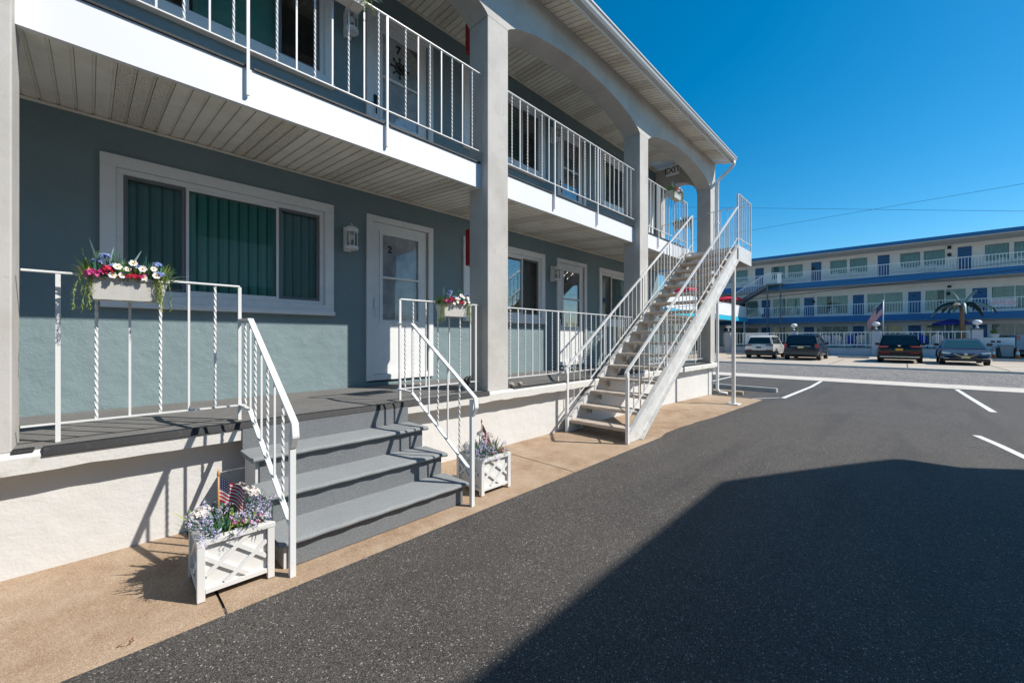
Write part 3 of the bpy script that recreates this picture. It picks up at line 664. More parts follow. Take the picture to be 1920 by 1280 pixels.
def flower_box(loc, rz, label, wd=.37, full=True, seed=1):
    random.seed(seed)
    t = thing('flower_box', label, 'flower box', loc, rz, 'white flower boxes hung on the railings')
    b = MB(); h = .135; a0, a1 = wd / 2 - .028, wd / 2; d0, d1 = .06, .078
    b.add([(-a0, -d0, 0), (a0, -d0, 0), (a0, d0, 0), (-a0, d0, 0), (-a1, -d1, h), (a1, -d1, h), (a1, d1, h), (-a1, d1, h)], [(3, 2, 1, 0), (0, 1, 5, 4), (1, 2, 6, 5), (2, 3, 7, 6), (3, 0, 4, 7)])
    for (x0, x1, y0, y1) in ((-a1 - .006, a1 + .006, -d1 - .006, -d1 + .006), (-a1 - .006, a1 + .006, d1 - .006, d1 + .006)): b.box(x0, x1, y0, y1, h - .012, h + .002)
    b.box(-a1 - .006, -a1 + .006, -d1 + .007, d1 - .007, h - .012, h + .002); b.box(a1 - .006, a1 + .006, -d1 + .007, d1 - .007, h - .012, h + .002)
    for sx in (-.1, 0, .1): b.box(sx - .025, sx + .025, -d0 + .01, d0 - .01, -.006, .0)
    b.build('planter_box', 'box_plastic', t)
    MB().box(-a1 + .01, a1 - .01, -d1 + .01, d1 - .01, h - .03, h - .02).build('soil', 'soil', t)
    f = MB(); k = wd / .37
    for i in range(420):
        p = (random.uniform(-a1, a1) * .97, random.uniform(-d1, d1), h - .02); f.cur = random.choice((0, 0, 1, 2)); d = rv(.05); d.x += p[0] * .25; d.y -= .02; d.z = random.uniform(.03, .15) * (1 if full else .8)
        leafquad(f, p, d, .013, .01, 2)
    for s in range(24):                                                                # feathery sprigs
        c = Vector((random.uniform(-a1, a1), random.uniform(-.05, .04), h)); top = c + Vector((random.uniform(-.03, .03), 0, random.uniform(.09, .18)))
        f.cur = random.choice((0, 1, 1)); f.tube([c, top], .0015, 4)
        for i in range(22):
            q = c.lerp(top, random.uniform(.3, 1)); leafquad(f, q, rv(.028) + Vector((0, 0, .014)), .005, 0, 1)
    f.build('foliage', ['leaf_green', 'leaf_teal', 'leaf_yellow'], t)
    g_ = MB()
    for (x, dx, dz) in ((-.115, -.055, .165), (-.10, .03, .14), (-.02, .07, .13), (.08, .10, .11), (.10, .13, .07), (.14, .17, .055), (.15, .16, .03), (-.14, -.10, .06), (-.10, -.12, .035)):
        leafquad(g_, (x * k, random.uniform(-.05, .01), h + .01), (dx * k * 1.1, random.uniform(-.06, .0), dz * (1.35 if full else 1.0)), .021, .03 if dz < .1 else 0, 6)
    g_.build('grass_blades', 'grass_blade', t)
    for sx in (-1, 1):
        tr_ = MB()
        for s in range(7):
            x = sx * (a1 + random.uniform(-.06, .0) + (.03 if sx < 0 else -.01)); p = Vector((x, -d1 - .01 + random.uniform(-.01, .02), h + .005)); q = p.copy(); pts = [Vector((x * .85, 0, h)), p.copy()]
            for i in range(random.choice((5, 7, 9, 10))): q = q + Vector((random.uniform(-.008, .008) + sx * .002, random.uniform(-.004, .003), -.021)); pts.append(q.copy())
            tr_.cur = 0; tr_.tube(pts, .0015, 4)
            for q_ in pts[1:]:
                for i in range(9): tr_.cur = random.choice((0, 0, 1)); leafquad(tr_, q_, rv(.024), .0065, 0, 1)
        tr_.build('trailing_vine', ['leaf_yellow', 'leaf_green'], t)
    for x, z in ((-.055, .03), (-.035, .0), (-.01, .025), (.015, .045), (.06, .03), (.065, .0), (.11, .035), (.125, .005), (-.075, -.005)):
        daisy(t, (x * k, -d1 - .030 + random.uniform(-.008, .01), h + z * 1.7 + .010 + random.uniform(-.006, .010)), random.uniform(.017, .022), (random.uniform(-.3, .3), -1, random.uniform(.1, .5)))
    for x, z, m, r in ((-.165, -.002, 'petal_magenta', .033), (-.095, .028, 'petal_red', .032), (-.12, .012, 'petal_magenta', .024), (.02, .0, 'petal_red', .022), (.045, .002, 'petal_red', .022), (.06, .008, 'petal_magenta', .02), (-.005, .002, 'petal_red', .018)):
        cluster(t, (x * k, -d1 - .018, h + z + .006), r * .95, m, 70, .42)
    for x, z in ((-.11, .095), (-.14, .065), (-.07, .045), (.03, .05), (.13, .075), (.145, .02)):
        cluster(t, (x * k, random.uniform(-.10, -.07), h + z * 1.1 + .015), .024, 'petal_blue', 60, .45, .6)
    y_ = MB()
    for i in range(7): leafquad(y_, ((-.19 + random.uniform(-.01, .03)) * k, -d1, h + .01), (random.uniform(-.03, .03), -.01, random.uniform(.02, .05)), .012, 0, 2)
    y_.build('lily', 'petal_yellow', t)
    return t
flower_box((.165, 3.535, 1.585), 0, 'flower box with white daisies and magenta blooms on the railing under the big green window', .37, True, 5)
flower_box((2.745, 3.535, 1.585), 0, 'flower box with red and magenta blooms on the railing in front of door 2', .38, False, 9)
flower_box((1.52, 3.515, 4.30), 0, 'flower box on the balcony railing cut by the top edge of the picture', .40, False, 11)
flower_box((8.66, 3.515, 4.31), 0, 'flower box on the upper balcony railing near the top of the staircase', .46, True, 13)
flower_box((10.90, 4.25, 4.28), R(90), 'flower box on the end railing of the upper gallery, under the EXIT sign', .40, True, 15)

def flag_mesh(w_, h_, wave, droop, nx=14, ny=13, back=False):
    """stars-and-stripes cloth in the local x (fly) / z plane, hoist at x=0, top at z=0"""
    mb = MB(); P = lambda i, j: (w_ * i / nx * (1 - droop * .45), wave * math.sin(i * .75 + j * .15) * (i / nx + .15), -h_ * j / ny - droop * w_ * (i / nx) ** 1.2)
    for i in range(nx):
        for j in range(ny):
            mb.cur = 2 if (i < nx * .4 and j < 7) else (0 if j % 2 == 0 else 1)
            mb.quad(P(i, j), P(i + 1, j), P(i + 1, j + 1), P(i, j + 1))
    mb.cur = 1                                                                        # rows of stars
    for r_ in range(5):
        for c_ in range(5):
            i = .5 + c_ * (nx * .4 - 1) / 4; j = .7 + r_ * 1.35; s = h_ * .022; a, y, z = P(i, j); y0 = wave * .0 + y
            for sg in (-1, 1):
                pts = [(a + s * (1 if k % 2 == 0 else .42) * math.sin(k * math.pi / 5), y0 + sg * .0022 * max(1, h_ * 8), z + s * (1 if k % 2 == 0 else .42) * math.cos(k * math.pi / 5)) for k in range(10)]
                mb.add(pts, [tuple(range(10))])
    return mb
def planter(loc, rz, label, seed, flag_at):
    random.seed(seed)
    t = thing('lattice_planter', label, 'planter', loc, rz, 'white lattice planters at the foot of the steps')
    S, H = .172, .31
    tp = MB(); o = S + .005
    for (x0, x1, y0, y1) in ((-o, o, -o, -o + .045), (-o, o, o - .045, o)): tp.box(x0, x1, y0, y1, H - .028, H)
    tp.box(-o, -o + .045, -o + .0455, o - .0455, H - .028, H); tp.box(o - .045, o, -o + .0455, o - .0455, H - .028, H)
    tp.build('top_frame', 'wood_white', t, bevel=.003)
    for sx in (-1, 1):
        for sy in (-1, 1): MB().box(sx * (S - .015) - .017, sx * (S - .015) + .017, sy * (S - .015) - .017, sy * (S - .015) + .017, 0, H - .028).build('leg', 'wood_white', t, bevel=.002)
    for q in range(4):
        p = MB(); a = S - .034; ca, sa = math.cos(q * math.pi / 2), math.sin(q * math.pi / 2)
        def box(x0, x1, z0, z1, yo, yi):
            p.add([(x * ca - y * sa, x * sa + y * ca, z) for z in (z0, z1) for y in (yo, yi) for x in (x0, x1)], [(0, 2, 3, 1), (4, 5, 7, 6), (0, 1, 5, 4), (2, 6, 7, 3), (0, 4, 6, 2), (1, 3, 7, 5)])
        box(-a, a, .035, H - .029, -S + .022, -S + .026); box(-a, a, .035, .058, -S + .002, -S + .021)
        z0, z1 = .058, H - .029; zc = (z0 + z1) / 2
        def sl(xa, za, xb, zb, dy=0):
            A = Vector((xa * ca - (-S + .012 + dy) * sa, xa * sa + (-S + .012 + dy) * ca, za)); B = Vector((xb * ca - (-S + .012 + dy) * sa, xb * sa + (-S + .012 + dy) * ca, zb))
            p.bar(A, B, .014, .021, up=Vector((-sa, ca, 0)).cross(B - A))
        hh = (z1 - z0) / 2
        q1 = z0 + .30 * (z1 - z0); q2 = z1 - .30 * (z1 - z0)
        sl(-a, q1, .40 * a, z1); sl(-.40 * a, z0, a, q2); sl(-a, q2, .40 * a, z0, .003); sl(-.40 * a, z1, a, q1, .003)
        p.build('lattice_panel', 'wood_white', t)
    MB().box(-S + .03, S - .03, -S + .03, S - .03, H - .06, H - .05).build('soil', 'soil', t)
    f = MB()
    for i in range(380):
        p = Vector((random.uniform(-.14, .14), random.uniform(-.14, .14), H - .04)); d = Vector((p.x * random.uniform(.1, .9), p.y * random.uniform(.1, .9), random.uniform(.05, .145))) + rv(.028)
        f.cur = random.choice((0, 1, 1, 2)); leafquad(f, p, d, random.choice((.005, .007, .012)), .01, 3)
    for i in range(110):
        p = Vector((random.uniform(.0, .15), random.uniform(-.15, .1), H + random.uniform(-.01, .04))); f.cur = 2; leafquad(f, p, rv(.03), .02, 0, 2)
    f.build('foliage', ['leaf_green', 'leaf_teal', 'leaf_yellow'], t)
    for i in range(72):                                                               # lavender spikes
        p = Vector((random.uniform(-.13, .12), random.uniform(-.14, .10), H)); top = p + Vector((p.x * .45 + random.uniform(-.03, .03), p.y * .45 + random.uniform(-.03, .02), random.uniform(.02, .12)))
        o = MB(); o.cur = 1; o.tube([p, top], .0012, 4); o.cur = 0
        for k in range(26): q = top + Vector((random.gauss(0, .009), random.gauss(0, .009), random.uniform(-.045, .012))); leafquad(o, q, rv(.013), .013, 0, 1, up=rv())
        o.build('lavender', ['petal_lavender', 'leaf_teal'], t)
    for i in range(7): cluster(t, (random.uniform(-.03, .14), random.uniform(-.17, -.05), H + random.uniform(.01, .05)), .012, 'petal_pink', 24, .5)
    for (x, y, z, r) in ((.05, .08, .13, .048), (.11, .05, .11, .040), (-.15, .02, .06, .042), (-.12, .08, .06, .036)): cluster(t, (x, y, H + z), r, 'petal_white', 130, .24)
    tw = MB()
    for i in range(9):
        p = Vector((random.uniform(-.1, .14), random.uniform(-.14, .1), H)); d = rv(.09); d.z = abs(d.z) + .06; tw.tube([p, p + d * .6, p + d + Vector((0, 0, -.02))], .0011, 4)
    tw.build('twigs', 'black', t)
    fl_ = thing('small_flag', 'small american flag on a wooden stick in the ' + ('planter left of' if seed == 21 else 'planter right of') + ' the carpeted steps', 'flag', (loc[0] + flag_at[0], loc[1] + flag_at[1], loc[2]), flag_at[2], 'small flags in the planters')
    MB().tube([(0, 0, .27), (0, 0, .56)], .005, 8).lathe([(.003, .56), (.008, .566), (.009, .574), (.006, .586), (.002, .60)], (0, 0, 0), 10).build('flag_stick', 'stick', fl_, smooth=True)
    c = flag_mesh(.165, .135, .016, .55 if seed == 21 else 1.1); o = c.build('flag_cloth', ['flag_red', 'flag_white', 'flag_blue'], fl_); o.location = (.003, 0, .555)
    return t
planter((.55, 2.73, .01), R(-2), 'white lattice planter of lavender flowers left of the carpeted steps', 21, (-.05, .06, R(-25)))
planter((2.47, 2.74, .01), R(-1), 'white lattice planter of lavender flowers right of the carpeted steps', 22, (.03, .06, R(-40)))

# small things on the porch
for i, (x, y, r_, lb) in enumerate(((3.68, 3.56, .04, 'rough pale stone on the porch edge next to the big pillar'), (3.86, 3.58, .035, 'smaller tan stone on the porch edge, farther from the pillar'))):
    random.seed(40 + i); mb = MB(); mb.sphere((0, 0, 0), r_, 12, .7); mb.v = [tuple(Vector(v) * (1 + random.uniform(-.14, .14))) for v in mb.v]
    mb.build('stone', 'stone', None, True, label=lb, cat='stone', loc=(x, y, .742 + r_ * .62))
mb = MB(); mb.tube([(0, 0, .05), (-.03, 0, .02), (-.05, 0, -.03), (-.02, 0, -.07), (.01, 0, -.02), (.04, 0, .04), (.09, 0, .06)], [.012, .022, .028, .022, .02, .02, .008], 8)
mb.build('black_cloth', 'black', None, True, label='black cloth knotted on the bottom rail beside the big pillar', cat='cloth', loc=(3.0, 3.60, .86))
mb = MB()
for i in range(9): mb.box(.034 * i, .034 * i + .020, -.006, .006, 0, .16 + .012 * math.sin(i * 2.1))
for i in range(4): mb.box(-.01, .31, -.009, .009, .02 + .04 * i, .032 + .04 * i)
mb.build('wicker_mat', 'straw', None, label='small woven straw mat hanging on the porch railing behind the staircase', cat='mat', loc=(7.45, 3.59, 1.55))
MB().tube([(0, 0, 0), (.0, .05, .8), (.02, .06, .83), (.10, .06, .83), (.12, .05, .8), (.13, .02, .1)], .022, 8).build('yellow_tube', 'yellow', None, True, label='yellow bent tube standing on the porch behind the staircase', cat='tube', loc=(7.6, 4.2, .735))
random.seed(50); a = MB()
for i in range(7): leafquad(a, (random.uniform(-.03, .03), random.uniform(-.012, .012), .002), (random.uniform(-.02, .02), random.uniform(-.01, .01), random.uniform(.002, .012)), .008, 0, 3)
a.build('dry_leaf', 'leaf_dry', None, label='small crumpled orange leaf scrap at the asphalt edge in the foreground', cat='leaf', loc=(.098, 2.45, .012))

# wheel stop and timber at the far corner
mb = MB(); mb.prism([(-.09, 0), (.09, 0), (.065, .115), (-.065, .115)], 'y', 0, 1.75); o = mb.build('wheel_stop', 'wheel_stop', None, bevel=.01, label='pale concrete wheel stop on the dark asphalt near the downspout', cat='wheel stop', loc=(13.1, 2.5, gz(13.1)))
o.rotation_euler = (0, 0, R(-3))
mb = MB(); mb.box(-.08, .08, 0, .72, 0, .09); o = mb.build('timber_block', 'timber', None, bevel=.008, label='weathered timber block lying below the downspout', cat='timber', loc=(11.7, 2.98, gz(11.7))); o.rotation_euler = (0, 0, R(8))

# ================================================================ WING BEHIND THE CAMERA (casts the big shadow, mirrors in the glass)
op = thing('opposite_wing', 'long white motel wing standing across the parking lot, outside the picture', 'building')
MB().box(-20, 7.4, -12, -4.1, 0, 5.72).build('wall', 'far_white', op)
ex0, ey = 9.15, -3.64; z0 = 5.86
MB().prism([(-20, ey), (7.49, ey), (8.41, -4.12), (9.63, -4.80), (9.64, -5.23), (10.11, -5.78), (11.2, -7.0), (11.4, -12), (-20, -12)], 'z', z0 - .14, z0).build('roof', 'trim', op)
for x in range(-18, 5, 4):
    MB().box(x, x + 1.9, -4.1, -4.05, 1.6, 2.9).build('window', 'car_glass', op); MB().box(x, x + 1.9, -4.1, -4.05, 4.2, 5.3).build('window', 'car_glass', op)

# ================================================================ FAR BLUE MOTEL
fm = thing('blue_motel', 'long three storey white motel with blue doors and blue deck bands across the street', 'building')
XW, XF = 48.5, 46.0; Y0, Y1 = -20, 21
d3 = [(10.41, 11.25), (5.62, 6.47), (.84, 1.68), (-3.93, -3.11), (15.2, 16.04), (-8.7, -7.9)]
w3 = [(11.88, 13.06), (13.2, 14.5), (8.54, 9.81), (7.08, 8.36), (3.72, 5.04), (2.30, 3.61), (-1.06, .25), (-2.49, -1.18), (-5.84, -4.53), (-7.30, -5.98)]
d2 = [(9.84, 10.67), (6.19, 7.04), (2.54, 3.37), (-1.09, -.26), (-4.73, -3.9), (13.5, 14.3), (-8.4, -7.55)]
w2 = [(10.93, 13.3), (7.30, 9.66), (3.65, 6.03), (.01, 2.39), (-3.62, -1.28), (-7.24, -4.89)]
fw = MB(); hs_ = []
for a, b in d3: hs_.append((a, b, 6.60, 8.70))
for a, b in w3: hs_.append((a, b, 7.33, 8.68))
for a, b in d2: hs_.append((a, b, 3.40, 5.33)); hs_.append((a, b, .62, 2.70))
for a, b in w2: hs_.append((a, b, 3.62, 5.37)); hs_.append((a, b, .72, 2.72))
tmp = MB(); wall_with_holes(tmp, Y0, Y1, .2, 9.05, 0, .12, hs_)
tmp.v = [(XW + y, x, z) for x, y, z in tmp.v]; tmp.build('wall', 'far_white', fm)
MB().box(XW + .2, XW + 8, Y0, Y1, 0, 9).build('rooms', 'dark_room', fm)
for hset, m_, nm in ((d3, 6.60, 8.70), (d2, 3.40, 5.33), (d2, .62, 2.70)):
    for a, b in hset:
        d = MB().frame(0, 0, 0, 0, 0, 0, 0) if False else MB()
        d.box(XW + .02, XW + .06, a + .03, b - .03, m_, nm - .03); o = d.build('door', 'door_blue', fm)
        fr_ = MB(); fr_.box(XW - .02, XW + .0, a - .04, a + .03, m_, nm + .02).box(XW - .02, XW + .0, b - .03, b + .04, m_, nm + .02).box(XW - .02, XW, a + .03, b - .03, nm - .03, nm + .02)
        fr_.build('door_frame', 'far_white', o)
        if m_ < 6: MB().box(XW + .005, XW + .018, (a + b) / 2 - .10, (a + b) / 2 + .10, nm - .42, nm - .34).build('door_number', 'black', o)
random.seed(60)
for hset, za, zb, dbl in ((w3, 7.33, 8.68, False), (w2, 3.62, 5.37, True), (w2, .72, 2.72, True)):
    for a, b in hset:
        fr_ = MB(); fr_.box(XW - .015, XW + .05, a, a + .05, za, zb).box(XW - .015, XW + .05, b - .05, b, za, zb).box(XW - .015, XW + .05, a + .05, b - .05, zb - .05, zb).box(XW - .015, XW + .05, a + .05, b - .05, za, za + .05)
        if dbl: fr_.box(XW - .01, XW + .05, (a + b) / 2 - .03, (a + b) / 2 + .03, za + .05, zb - .05)
        f = fr_.build('window', 'far_white', fm)
        MB().box(XW + .02, XW + .03, a + .05, b - .05, za + .05, zb - .05).build('pane', 'glass', f)
        c = MB(); y = a + .05; gap = random.random() < .3
        while y < b - .1:
            if not (gap and abs(y - (a + b) * .5 - .1) < .22):
                c.quad((XW + .10, y, za), (XW + .06, y + .055, za), (XW + .06, y + .055, zb), (XW + .10, y, zb)); c.quad((XW + .06, y + .055, za), (XW + .10, y + .11, za), (XW + .10, y + .11, zb), (XW + .06, y + .055, zb))
            y += .11
        c.build('curtain', 'curtain', f)
MB().box(XF - .25, XW + 9, Y0, Y1, 9.02, 9.28).build('roof_edge', 'far_blue', fm)
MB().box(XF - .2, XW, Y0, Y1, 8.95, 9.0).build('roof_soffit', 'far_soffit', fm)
for zd in (3.30, 6.50):
    MB().box(XF, XW, Y0, Y1, zd - .04, zd + .02).build('deck_floor', 'concrete', fm)
    MB().box(XF - .08, XF, Y0, Y1, zd - .50, zd + .02).build('deck_fascia', 'far_blue', fm)
    sf = MB(); yy = Y0
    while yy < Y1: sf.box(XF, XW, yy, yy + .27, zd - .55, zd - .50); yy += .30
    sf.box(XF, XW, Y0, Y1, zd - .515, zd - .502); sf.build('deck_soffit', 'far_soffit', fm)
    MB().box(XW - .1, XW, Y0, Y1, zd - .85, zd - .55).build('header_beam', 'far_white', fm)
    r_ = MB(); y = Y0
    r_.box(XF - .02, XF + .04, Y0, Y1, zd + .98, zd + 1.03).box(XF - .02, XF + .03, Y0, Y1, zd + .05, zd + .09)
    r_.build('deck_rail', 'plastic_white', fm)
    pk = MB()
    while y < Y1: pk.box(XF, XF + .03, y, y + .026, zd + .09, zd + .98); y += .168
    pk.build('deck_pickets', 'plastic_white', fm)
MB().box(42, XW, -3.6, 21, -.1, .58).build('courtyard_terrace', 'concrete', None, kind='structure')
for (y, z) in ((6.15, 4.9), (6.15, 8.1), (-2.8, 5.6), (-2.75, 5.0), (-2.8, 8.75), (-2.8, 8.15)):
    MB().box(XW - .08, XW - .001, y, y + .22, z - .15, z + .12).build('wall_light', 'black', fm)
# stair on the far motel
fs = thing('far_staircase', 'dark steel staircase with white pickets climbing to the third floor of the blue motel', 'staircase')
MB().box(44.7, 45.9, 8.2, 9.4, 6.36, 6.50).build('landing', 'stair_grey', fs)
for xx in (44.72, 45.75): MB().prism([(9.4, 6.5), (9.4, 6.2), (14.6, 3.0), (14.9, 3.3)][::-1], 'x', xx, xx + .1).build('stringer', 'stair_grey', fs)
for k in range(17): MB().box(44.8, 45.75, 9.4 + k * .31, 9.4 + k * .31 + .29, 6.3 - k * .19, 6.34 - k * .19).build('tread', 'stair_grey', fs)
r_ = MB(); r_.bar((44.72, 9.4, 7.5), (44.72, 14.6, 4.3), .06, .06); r_.box(44.7, 44.76, 8.2, 9.4, 7.46, 7.52); r_.box(44.76, 45.9, 8.2, 8.26, 7.46, 7.52); y = 8.25
r_.build('handrail', 'plastic_white', fs)
pk = MB()
while y < 14.5:
    zb_ = 6.55 if y < 9.4 else 6.55 - (y - 9.4) * .615; pk.box(44.71, 44.74, y, y + .03, zb_, zb_ + .95); y += .14
pk.build('pickets', 'plastic_white', fs)
MB().box(44.72, 44.84, 8.22, 8.34, .58, 6.36).build('post', 'stair_grey', fs); MB().box(44.72, 44.84, 9.28, 9.4, .58, 6.36).build('post', 'stair_grey', fs)
MB().box(44.70, 44.72, 8.2, 8.55, 6.5, 7.5).build('panel', 'plastic_white', fs)

# chairs on the decks
def plastic_chair():
    t = thing('plastic_chair', 'x', 'chair', (0, 0, 0), 0, 'white plastic chairs on the blue motel decks')
    MB().box(-.23, .23, -.22, .22, .40, .43).build('seat', 'plastic_white', t)
    b = MB()
    for k in range(7):
        a = (k - 3) / 3; b.bar((a * .19, .22, .43), (a * .24, .32, .84 - a * a * .12), .028, .012)
    pts = [(-.25 * math.cos(q), .315 - .02 * 0, .68 + .17 * math.sin(q)) for q in [i * math.pi / 10 for i in range(11)]]
    b.tube(pts, .02, 6); b.build('backrest', 'plastic_white', t)
    for sx in (-1, 1):
        for sy in (-1, 1): MB().bar((sx * .2, sy * .19, .40), (sx * .25, sy * .23, 0), .04, .03).build('leg', 'plastic_white', t)
        MB().bar((sx * .27, -.2, .62), (sx * .26, .28, .64), .045, .02).bar((sx * .27, -.19, .62), (sx * .24, -.21, .40), .03, .02).build('armrest', 'plastic_white', t)
    return t
pc = plastic_chair(); first = True
wh = ['leftmost white plastic chair on the third floor deck', 'white plastic chair behind the far stair landing', 'white plastic chair just right of the far stair landing', 'white plastic chair left of the second blue door of the top deck',
      'white plastic chair under the left pane of the middle window pair, top deck', 'white plastic chair under the right pane of the middle window pair, top deck', 'white plastic chair right of the third blue door of the top deck',
      'white plastic chair under the joint of the window pair above the palm', 'white plastic chair beside it under the right window above the palm', 'white plastic chair under the half curtained window, top deck', 'white plastic chair at the right picture edge, top deck']
for (y, lb) in zip((11.95, 9.0, 7.9, 6.85, 4.55, 3.3, .2, -1.0, -1.65, -5.25, -6.2), wh):
    if first: pc.location = (47.1, y, 6.52); pc.rotation_euler = (0, 0, R(-90)); pc['label'] = lb; first = False
    else: dup(pc, (47.1, y, 6.52), R(-90 + (y * 37) % 40 - 20), lb)
for (y, lb) in ((9.0, 'white plastic chair on the second floor deck behind the stair posts'), (7.7, 'white plastic chair on the second floor deck right of the stair posts'), (4.7, 'white plastic chair on the second floor deck left of the flag'), (1.6, 'white plastic chair on the second floor deck behind the flagpole'), (-2.3, 'white plastic chair on the second floor deck behind the palm crown')):
    dup(pc, (47.1, y, 3.32), R(-95), lb)
# adirondack chairs in the courtyard
def adirondack(m, label, loc, rz, grp):
    t = thing('adirondack_chair', label, 'chair', loc, rz, grp)
    b = MB()
    for k in range(6):
        a = (k - 2.5) / 2.5; b.bar((a * .22, -.22, .33), (a * .27, -.52, 1.05 - a * a * .12), .085, .02, up=(0, -1, .4))
    b.build('backrest', m, t)
    s = MB()
    for k in range(5): s.bar((-.27, .26 - k * .115, .42 - k * .025), (.27, .26 - k * .115, .42 - k * .025), .10, .02)
    s.build('seat', m, t)
    for sx in (-1, 1):
        MB().bar((sx * .34, .32, .60), (sx * .36, -.42, .58), .12, .025).build('armrest', m, t)
        MB().bar((sx * .31, .27, 0), (sx * .31, .27, .59), .04, .10, up=(0, 1, 0)).build('leg', m, t); MB().bar((sx * .30, .25, .38), (sx * .29, -.62, .02), .03, .09).build('leg', m, t)
    return t
aw = adirondack('plastic_white', 'white adirondack chair behind the fence between the white and the dark cars', (42.7, 6.45, .58), R(-90), 'white adirondack chairs behind the fence')
for y, lb in ((4.6, 'white adirondack chair behind the fence just right of the dark van'), (3.9, 'white adirondack chair behind the fence, second right of the dark van'), (2.4, 'white adirondack chair left of the lamp pillar behind the flag'), (.3, 'white adirondack chair behind the fence right of the flagpole, above the black car'), (-1.75, 'white adirondack chair behind the fence between the black car and the palm')):
    dup(aw, (42.5, y, .58), R(-90), lb)
ab = adirondack('plastic_blue', 'blue adirondack chair behind the fence above the white car', (43.9, 6.15, .58), R(90), 'blue adirondack chairs in the courtyard')
for y, lb in ((4.65, 'blue adirondack chair behind the fence above the dark van hood'), (3.2, 'blue adirondack chair midway between the dark van and the lamp pillar'), (.1, 'blue adirondack chair behind the flagpole'), (-1.0, 'blue adirondack chair left of the palm trunk')):
    dup(ab, (43.9, y, .58), R(90), lb)

# courtyard wall with fence and lamp pillars
cw = thing('courtyard_wall', 'low blue grey wall with teal top edge in front of the parked cars', 'wall')
MB().box(41.3, 41.6, -3.6, 13.2, -.3, .60).build('wall_body', 'wall_bluegrey', cw); MB().box(41.26, 41.65, -3.6, 13.2, .60, .66).build('top_edge', 'teal_edge', cw)
fe = thing('courtyard_fence', 'white picket fence on top of the low blue grey wall', 'fence')
segs = [(12.2, 10.5), (10.4, 6.95), (6.43, 1.78), (1.22, -3.28)]
for a, b in segs:
    MB().box(41.42, 41.50, b, a, 1.78, 1.84).box(41.43, 41.49, b, a, .80, .86).build('rail', 'plastic_white', fe)
    pk = MB(); y = b + .1
    while y < a: pk.box(41.44, 41.48, y, y + .035, .86, 1.78); y += .30 if b < 1 else .22
    pk.build('pickets', 'plastic_white', fe)
    y = b + .01
    while y < a + .01: MB().box(41.41, 41.51, y, y + .05, .66, 1.86).build('post', 'plastic_white', fe); y += (a - b - .05) / 3
MB().box(41.43, 41.47, 8.55, 10.35, .9, 1.8).build('panel', 'far_white', fe)
pl = None
for y0_, y1_, lb in ((11.44, 12.17, 'lamp topped wall pillar seen left of the white car'), (6.45, 6.93, 'lamp topped wall pillar behind the dark van'), (1.24, 1.76, 'lamp topped wall pillar beside the flagpole'), (-3.84, -3.3, 'lamp topped wall pillar behind the grey sedan')):
    t = thing('lamp_pillar', lb, 'pillar', (41.42, (y0_ + y1_) / 2, 0), 0, 'pillars of the courtyard wall')
    hw = .25; MB().box(-.25, .25, -hw, hw, -.15 if y0_ < 0 else -.25, 1.92).build('pillar_shaft', 'wall_bluegrey', t, bevel=.01); MB().box(-.3, .3, -hw - .05, hw + .05, 1.92, 2.02).build('cap', 'stair_grey', t)
    MB().lathe([(.08, 2.02), (.10, 2.06), (.05, 2.10), (.045, 2.2), (.09, 2.24)], (0, 0, 0), 12).build('lamp_base', 'plastic_white', t, smooth=True)
    MB().sphere((0, 0, 2.42), .24, 16, .72).build('lamp_globe', 'plastic_white', t, smooth=True)
# flag pole
fp = thing('flagpole', 'white flagpole behind the fence carrying a large american flag', 'flagpole', (42.3, 1.12, .58))
MB().tube([(0, 0, 0), (0, 0, 3.62)], .035, 8).sphere((0, 0, 3.66), .055, 8).build('pole', 'plastic_white', fp, smooth=True)
c = flag_mesh(1.5, .95, .10, .95); o = c.build('american_flag', ['flag_red', 'flag_white', 'flag_blue'], None, label='american flag flying from the white flagpole', cat='flag', loc=(42.3, 1.16, 4.14)); o.rotation_euler = (0, 0, R(92))
# artificial palm
pm = thing('palm_tree', 'palm with rusty brown trunk and drooping fronds in the courtyard', 'palm', (43, -3.02, .58))
MB().tube([(0, 0, 0), (.02, 0, .9), (0, .02, 1.9), (.02, .04, 3.1)], [.155, .13, .12, .11], 12).build('trunk', 'bark', pm, smooth=True)
random.seed(70)
for k in range(13):
    a = k * 2 * math.pi / 13 + .25; up_ = 1.6 if k in (4, 10) else random.uniform(.9, 1.25); L = random.uniform(1.3, 1.65) if up_ < 1.5 else .7
    fr_ = MB(); pts = [Vector((math.cos(a) * L * t, math.sin(a) * L * t, 3.1 + up_ * t - (1.42 if up_ < 1.5 else .5) * t * t)) for t in [i / 8 for i in range(9)]]
    fr_.tube(pts, [.03 * (1 - i / 10) for i in range(9)], 5)
    side = Vector((-math.sin(a), math.cos(a), 0))
    for i in range(1, 9):
        for s in (-1, 1):
            for q in (0, .25, .5, .75):
                p = pts[i].lerp(pts[i - 1], q); leafquad(fr_, p, side * s * .17 * (1.1 - i / 11) + (pts[i] - pts[i - 1]) * .5 + Vector((0, 0, -.10 - random.uniform(0, .12))), .06, .06, 2)
    fr_.build('frond', 'frond_dark' if k % 2 else 'frond_light', pm)
